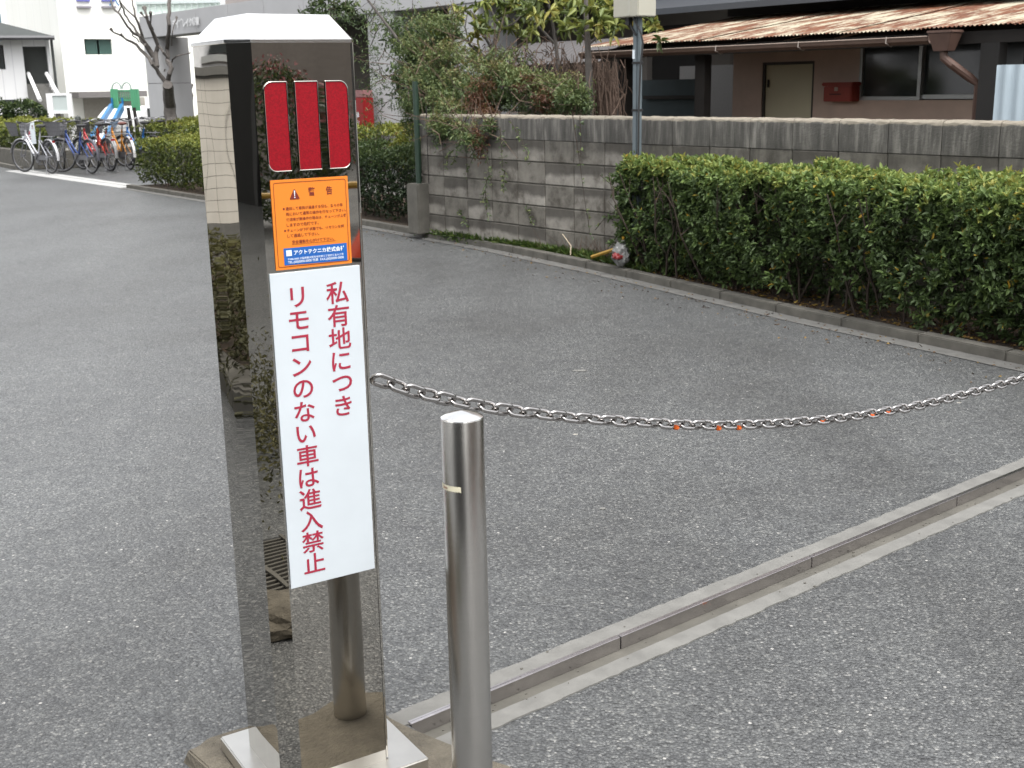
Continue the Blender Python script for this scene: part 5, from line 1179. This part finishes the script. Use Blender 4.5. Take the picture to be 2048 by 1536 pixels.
limb([(573, 250), (573, 100), (575, 35)], .14, .1, 'trunk', bt3, 24); limb([(575, 60), (566, 25), (556, -10), (548, -40)], .08, .06, 'limb', bt3, 24); limb([(575, 35), (585, 12), (592, -15), (596, -40)], .08, .05, 'limb', bt3, 24)
limb([(573, 90), (545, 50), (535, 25), (520, -10), (512, -40)], .07, .05, 'limb', bt3, 24); limb([(560, 75), (546, 40), (544, 5), (545, -30)], .06, .05, 'limb', bt3, 24); limb([(575, 60), (610, 35), (628, 15), (634, -10)], .05, .04, 'limb', bt3, 24)
fl = thing('evergreen_tree', 'dull green tree crown hanging under the beam above the post cap', 'tree', tuple(at(660, 235, 20.5)[:2])+(.05,))
blob(fl, LF_DRK, [(655, 12, 20.5, 55, 20), (690, 25, 20.5, 50, 16), (625, 30, 20.5, 30, 10)], 900, .1, .4, (.2, 1.), 4, gap=.38)
MB().tube([(at(660, 235, 20.5)[0], 20.5, .05), at(665, 100, 20.5), at(660, 15, 20.5)], [.08, .06, .04], 7).build('trunk', BARK, fl, world=True)

# ================================================================== BICYCLES
def bike(px, py, rz, label, col, Y=None, lean=.0, basket='wire', fender=True, saddle=(.02, .02, .02), rack=True, guard=(.5, .5, .5), anchor=0., steer=.12):
    p = gz(px, py, 0.012); fr = simple('bike_paint', col, .35, .2, .04, 5, 0); GR = bpy.data.materials.get('bike_grey') or simple('bike_grey', (.20, .20, .21), .4, .6, .06, 20, 0)
    FG = simple('bike_guard', guard, .35, .4, .05, 9, 0); SD = simple('bike_saddle', saddle, .5)
    t = thing('bicycle', label, 'bicycle', (p[0]-math.cos(rz)*anchor, p[1]-math.sin(rz)*anchor, .012), rz, 'bicycles parked in the bay')
    t.rotation_euler = (lean, 0, rz); rw_ = .325; wb_ = 1.08; xr, xf = -.5, .58
    def wheel(x_, steer=0.):
        M = Matrix.Translation((x_, 0, rw_)) @ Matrix.Rotation(steer, 4, 'Z')
        w_ = MB().torus((0, 0, 0), rw_-.017, .017, (0, 1, 0), 32, 6).build('wheel', BLACK, t, smooth=True); w_.matrix_basis = M
        MB().torus((0, 0, 0), rw_-.04, .009, (0, 1, 0), 32, 5).build('rim', GR, w_, smooth=True)
        sp_ = MB()
        for k in range(16): a_ = 6.283*k/16; sp_.tube([(0.01*math.sin(a_), (-1)**k*.02, .01*math.cos(a_)), ((rw_-.045)*math.cos(a_), 0, (rw_-.045)*math.sin(a_))], .0016, 3)
        sp_.tube([(0, -.045, 0), (0, .045, 0)], .022, 8).build('spokes', GR, w_); return w_
    st_ = random.uniform(-.15, .35); wheel(xr); fw_ = wheel(xf)
    f = MB(); bb0 = (.0, 0, .27); hd = (.40, 0, .83); hd2 = (.44, 0, .66); stt_ = (-.20, 0, .80)
    f.tube([hd2, (.30, 0, .50), (.12, 0, .33), bb0], .02, 8); f.tube([(.41, 0, .76), (.24, 0, .58), (.06, 0, .42), (-.04, 0, .37)], .014, 8); f.tube([bb0, stt_], .017, 8); f.tube([hd, hd2], .021, 8)
    for y_ in (-.05, .05): f.tube([bb0, (xr, y_, rw_)], .010, 6); f.tube([(-.15, y_*.4, .64), (xr, y_, rw_)], .009, 6)
    f.build('frame', fr, t, smooth=True)
    pv = Matrix.Translation((.43, 0, 0)) @ Matrix.Rotation(steer, 4, 'Z') @ Matrix.Translation((-.43, 0, 0))
    fk = MB()
    for y_ in (-.05, .05): fk.tube([(.44, y_*.8, .67), (.50, y_, .5), (xf, y_, rw_)], .011, 6)
    fk.build('fork', GR if fender else fr, t, smooth=True)
    hb_ = MB().tube([(.30, -.27, 1.0), (.36, -.24, 1.01), (.42, -.1, .96), (.40, 0, .94), (.42, .1, .96), (.36, .24, 1.01), (.30, .27, 1.0)], .012, 6); hb_.tube([(.40, 0, .94), hd], .012, 6); hb_ = hb_.build('handlebar', GR, t, smooth=True)
    for y_ in (-.27, .27): MB().tube([(.31, y_*.97, 1.0), (.20, y_*1.04, .985)], .017, 6).build('grip', BLACK, hb_)
    MB().tube([stt_, (-.225, 0, .90)], .012, 6).build('seat_post', GR, t)
    m2 = blobmesh((.14, .085, .035), 1, amp=.05); m2.materials.append(SD); link('saddle', m2, t, (-.25, 0, .92))
    def guard_(x_, a0_, a1_):
        V = []; n = 14
        for i in range(n+1):
            a_ = R(a0_+(a1_-a0_)*i/n)
            for y_, dr_ in ((-.028, -.012), (-.014, 0), (.014, 0), (.028, -.012)): V.append((x_+(rw_+.022+dr_)*math.cos(a_), y_, rw_+(rw_+.022+dr_)*math.sin(a_)))
        return MB().add(V, [(i*4+j, i*4+j+1, i*4+5+j, i*4+4+j) for i in range(n) for j in range(3)]).build('mudguard', FG, t, smooth=True)
    if fender: guard_(xr, 20, 190); guard_(xf, 10, 130)['front'] = 1
    if basket:
        bk = MB(); lo_ = [(.50, -.12, .72), (.72, -.12, .72), (.72, .12, .72), (.50, .12, .72)]; hi_ = [(.46, -.17, .97), (.80, -.17, .99), (.80, .17, .99), (.46, .17, .97)]
        for k in range(4):
            a_, b_ = np.array(lo_[k]), np.array(lo_[(k+1) % 4]); c_, d_ = np.array(hi_[k]), np.array(hi_[(k+1) % 4])
            for i in range(7): u_ = i/7; bk.tube([a_+(b_-a_)*u_, c_+(d_-c_)*u_], .003, 3)
            for v_ in (0, .33, .66, 1): bk.tube([a_+(c_-a_)*v_, b_+(d_-b_)*v_], .003 if v_ < 1 else .006, 3)
        for i in range(6): bk.tube([(.5+.22*i/6, -.12, .72), (.5+.22*i/6, .12, .72)], .003, 3)
        bk.build('basket', GR if basket == 'wire' else BLACK, t)
        if basket == 'mesh':
            for k in (0, 2): MB().add([lo_[k], lo_[k+1 if k < 3 else 0], hi_[k+1 if k < 3 else 0], hi_[k]], [(0, 1, 2, 3)]).build('basket_liner', GR, t)
    if rack:
        rk = MB()
        for y_ in (-.05, 0, .05): rk.tube([(-.28, y_, .72), (-.68, y_, .72)], .006, 4)
        for x_ in (-.35, -.5, -.66): rk.tube([(x_, -.055, .72), (x_, .055, .72)], .005, 4)
        for y_ in (-.06, .06): rk.tube([(-.6, y_, .72), (xr, y_, rw_)], .005, 4)
        rk.build('rack', GR, t)
        MB().box((-.70, 0, .62), (.012, .05, .04)).build('rear_reflector', bpy.data.materials['signal_red'], t)
    ck = MB().tube([(0, -.03, .27), (.0, .03, .27)], .075, 16); ck.tube([(0, -.06, .27), (.12, -.06, .16)], .010, 5); ck.tube([(0, .06, .27), (-.12, .06, .38)], .010, 5); ck.box((.12, -.10, .16), (.09, .07, .02)); ck.box((-.12, .10, .38), (.09, .07, .02)); ck.build('crankset', GR, t)
    MB().bx(-.5, .06, .035, .05, .26, .36).build('chain_case', GR if fender else BLACK, t, bevel=.01)
    ks = MB().tube([(xr, -.07, rw_), (xr-.02, -.12, .0), (xr-.02, .12, .0), (xr, .07, rw_)], .008, 5).build('kickstand', GR, t)
    for o_ in list(t.children):
        if o_.name.split('.')[0] in ('fork', 'handlebar', 'basket', 'basket_liner') or o_ == fw_ or (o_.name.startswith('mudguard') and o_.get('front')): o_.matrix_basis = pv @ o_.matrix_basis
    return t
bike(80, 346, R(137), 'silver bicycle with pale baskets and white mudguards at the left end of the row', (.50, .51, .55), basket='mesh', guard=(.62, .62, .64), steer=.25)
bike(116, 339, R(121), 'dark bicycle squeezed between the silver and the blue bicycles', (.04, .05, .05), basket=None, guard=(.05, .05, .05), rack=False)
bike(160, 346, R(136), 'blue bicycle with pale wire basket and turned front wheel near the left end', (.03, .06, .20), basket='mesh', guard=(.1, .1, .12), rack=False, steer=.75)
bike(196, 341, R(136), 'red bicycle with black basket in the middle of the row', (.34, .02, .025), basket='black', guard=(.25, .25, .25))
bike(210, 340, R(124), 'orange bicycle with black saddle seen from behind', (.42, .075, .02), guard=(.35, .35, .35), lean=.06, basket='mesh')
bike(245, 338, R(126), 'yellow orange bicycle with brown saddle and white rear mudguard', (.50, .20, .02), saddle=(.12, .04, .03), guard=(.65, .64, .62))
bike(284, 335, R(140), 'bright blue and black bicycle half hidden by the box hedge', (.02, .13, .38), basket='black', guard=(.06, .06, .06))
bike(322, 329, R(125), 'black bicycle with white mudguard at the right end behind the hedge', (.03, .03, .03), guard=(.6, .6, .6))

# ================================================================== WHAT THE POLISHED POST MIRRORS (left verge and the court behind the camera)
LK = -6.75
lk = thing('kerb', 'pale kerb of the left verge across the drive', 'kerb', W3(0, 0), WANG)
for k in range(34):
    s = -12+k*.6; MB().bx(s+.003, s+.597, LK-.14, LK, -.02, .12).build('kerb_stone', KERB, lk, bevel=.012)
strip('verge_bed', -12, 8.4, lambda s: LK-3.2, lambda s: LK-.14, .08, SOIL, 20)
hedge('hedge', 'brownish clipped hedge on the left verge of the drive', 1.3, 7.6, nf(lambda s: LK-.30), nf(lambda s: LK-1.8), .46, .48, LF_OLV, 480, .035, k=5, gaps=.1)
tw = thing('tiled_wall', 'beige square tiled wall with white coping at the end of the left verge', 'wall', (-6.7, 7.4, 0), R(-129.3))
MB().bx(-.95, 4.2, -.16, .012, 0, .455).build('plinth', CONCL, tw)
mb = MB(); rh = .1
for r_ in range(12):
    for k in range(45):
        x_ = -.93+k*.113; mb.bx(x_+.002, x_+.111, -.005, .004+random.uniform(0, .0015), .458+r_*rh+.002, .458+(r_+1)*rh-.002)
mb.build('tile_facing', TILE, tw, kind='stuff'); MB().bx(-.94, 4.18, -.15, -.001, .456, 1.657).build('mortar', simple('dark_mortar', (.16, .145, .13), .9), tw)
MB().bx(-.97, 4.22, -.19, .04, 1.658, 1.745).build('coping', CONCL, tw, bevel=.02)
lb_ = thing('white_house', 'white rendered house with dark windows beyond the tiled wall', 'house', (-11., 10.9, 0), R(-129.3))
MB().bx(-3.2, 7, -6, 0, 0, 6.5).build('wall', simple('soft_white_render', (.75, .76, .78), .8), lb_)
for k in range(3): w_ = MB().bx(-2.6+k*2.6, -1.3+k*2.6, .001, .05, 2.0, 3.0).build('window', GLASSD, lb_); MB().bx(-2.7+k*2.6, -1.2+k*2.6, .002, .08, 1.9, 1.98).build('sill', ALU, w_)
# small planting and drain grate beside the camera
hb2 = thing('ground_cover', 'low brown and green planting beside the drain grate left of the drive', 'plants', (-2.1, .1, 0))
n = 12000; P = np.stack([rng.normal(-2.15, .38, n), rng.normal(-.15, .42, n), np.abs(rng.normal(.0, .17, n))], 1)
leaves('foliage', P, rnd_dirs(n, .8), rng.uniform(.012, .03, n), rng.uniform(.006, .012, n), rng.uniform(0, 1, n), LF_OLV, hb2)
gr = thing('drain_grate', 'galvanised steel drain grate set in the paving left of the post', 'drain grate', (-1.37, 1.14, 0), .55)
mb = MB()
for k in range(14): mb.bx(-.2+k*.03, -.19+k*.03, -.2, .2, .004, .018)
for y_ in (-.2, -.07, .07, .2): mb.bx(-.22, .22, y_-.006, y_+.006, .0185, .024)
mb.build('bars', CONCD, gr); MB().bx(-.25, .25, -.23, .23, .0, .0035).build('pit_plate', simple('pit_shade', (.02, .02, .02), .9), gr)  # thin dark plate, shade below the bars put into its colour
stn = blobmesh((.17, .12, .05), 9, amp=.3); stn.materials.append(PAD); tag(link('flat_stone', stn, None, (-1.15, 1.48, .02)), 'flat rough stone lying beside the drain grate', 'stone')
# dark building behind the camera, tan wall, canopy
dk = thing('dark_building', 'dark grey clad building behind the camera position', 'building', (-8, -9, 0), .35)
MB().bx(-8, 9, -8, 0, 0, 6).build('wall', simple('dark_cladding', (.016, .016, .015), .6, 0, .1, 3, 0, .25), dk)
for k in range(6): MB().bx(-7+k*2.6, -6.9+k*2.6, .001, .05, 0, 6).build('rib', simple('rib_grey', (.03, .03, .03), .5) if 'rib_grey' not in bpy.data.materials else bpy.data.materials['rib_grey'], dk)
en2 = thing('entrance_building', 'brown walled entrance building with a pale curved canopy across the court', 'building', (24.2, -14.8, 0), R(-128))
MB().bx(-14, 14, -6, 0, 0, 2.9).build('wall', simple('brown_render', (.27, .235, .21), .8), en2); MB().bx(-14, 14, -6, 0, 3.3, 8).build('upper_wall', simple('upper_tan', (.40, .36, .33), .8), en2)
for x_ in (-9, -4.4, 1.5, 5): MB().bx(x_, x_+1.5, .001, .05, 0, 2.1).build('door', GLASSD, en2)
poly = [(9*math.sin(R(a_)), 4.2*math.cos(R(a_))) for a_ in range(-90, 91, 10)]
MB().prism(poly, 2.28, 2.75).build('canopy', PWHITE, en2)
fb2 = thing('flowering_bush', 'rounded bush covered in pink flowers beyond the traffic cones', 'bush', (8.7, -4.6, 0))
for nm, mt, cnt, cc_ in (('foliage', LF_DRK, 9000, .92), ('flowers', LF_FLW, 2600, 1.02)):
    u = rng.normal(0, 1, (cnt, 3)); u /= np.linalg.norm(u, axis=1)[:, None]; P = np.array([8.7, -4.6, .95])+u*np.array([.95, .95, .95])*rng.uniform(.75, 1, (cnt, 1))*cc_
    if nm == 'flowers': P = P[(P[:, 2] > 1.25) | (rng.uniform(0, 1, len(P)) < .12)]
    P = P[P[:, 2] > .1]; c_ = len(P); leaves(nm, P, rnd_dirs(c_, .4), rng.uniform(.035, .075, c_), rng.uniform(.02, .035, c_), rng.uniform(.4 if nm == 'flowers' else .1, 1, c_), mt, fb2)
def cone(x_, y_, label):
    t = thing('traffic_cone', label, 'traffic cone', (x_, y_, 0), .3, 'traffic cones by the flowering bush')
    MB().bx(-.19, .19, -.19, .19, 0, .03).build('base', BLACK, t, bevel=.01); MB().lathe([(.15, .03), (.03, .70), (.02, .71)], 20).build('cone', simple('cone_red', (.6, .06, .02), .45), t, smooth=True)
cone(7.0, -2.35, 'orange traffic cone nearer to the road with yellow bar'); cone(6.3, -3.35, 'orange traffic cone farther left with yellow bar')
o = MB().tube([(7.0, -2.35, .66), (6.3, -3.35, .66)], .03, 8).build('cone_bar', bpy.data.materials['yellow_paint']); tag(o, 'yellow bar resting across the two traffic cones', 'barrier bar')
bn = thing('banner_stand', 'red and white hanging banner on a slim pole near the traffic cones', 'banner', (5.9, -3.75, 0), .9)
MB().tube([(0, 0, 0), (0, 0, 1.6)], .012, 6).build('pole', ALU, bn); MB().bx(.0, .38, -.006, .006, .75, 1.15).build('cloth', WHITE, bn); MB().bx(.0, .38, -.006, .006, 1.151, 1.5).build('red_cloth', bpy.data.materials['signal_red'], bn)
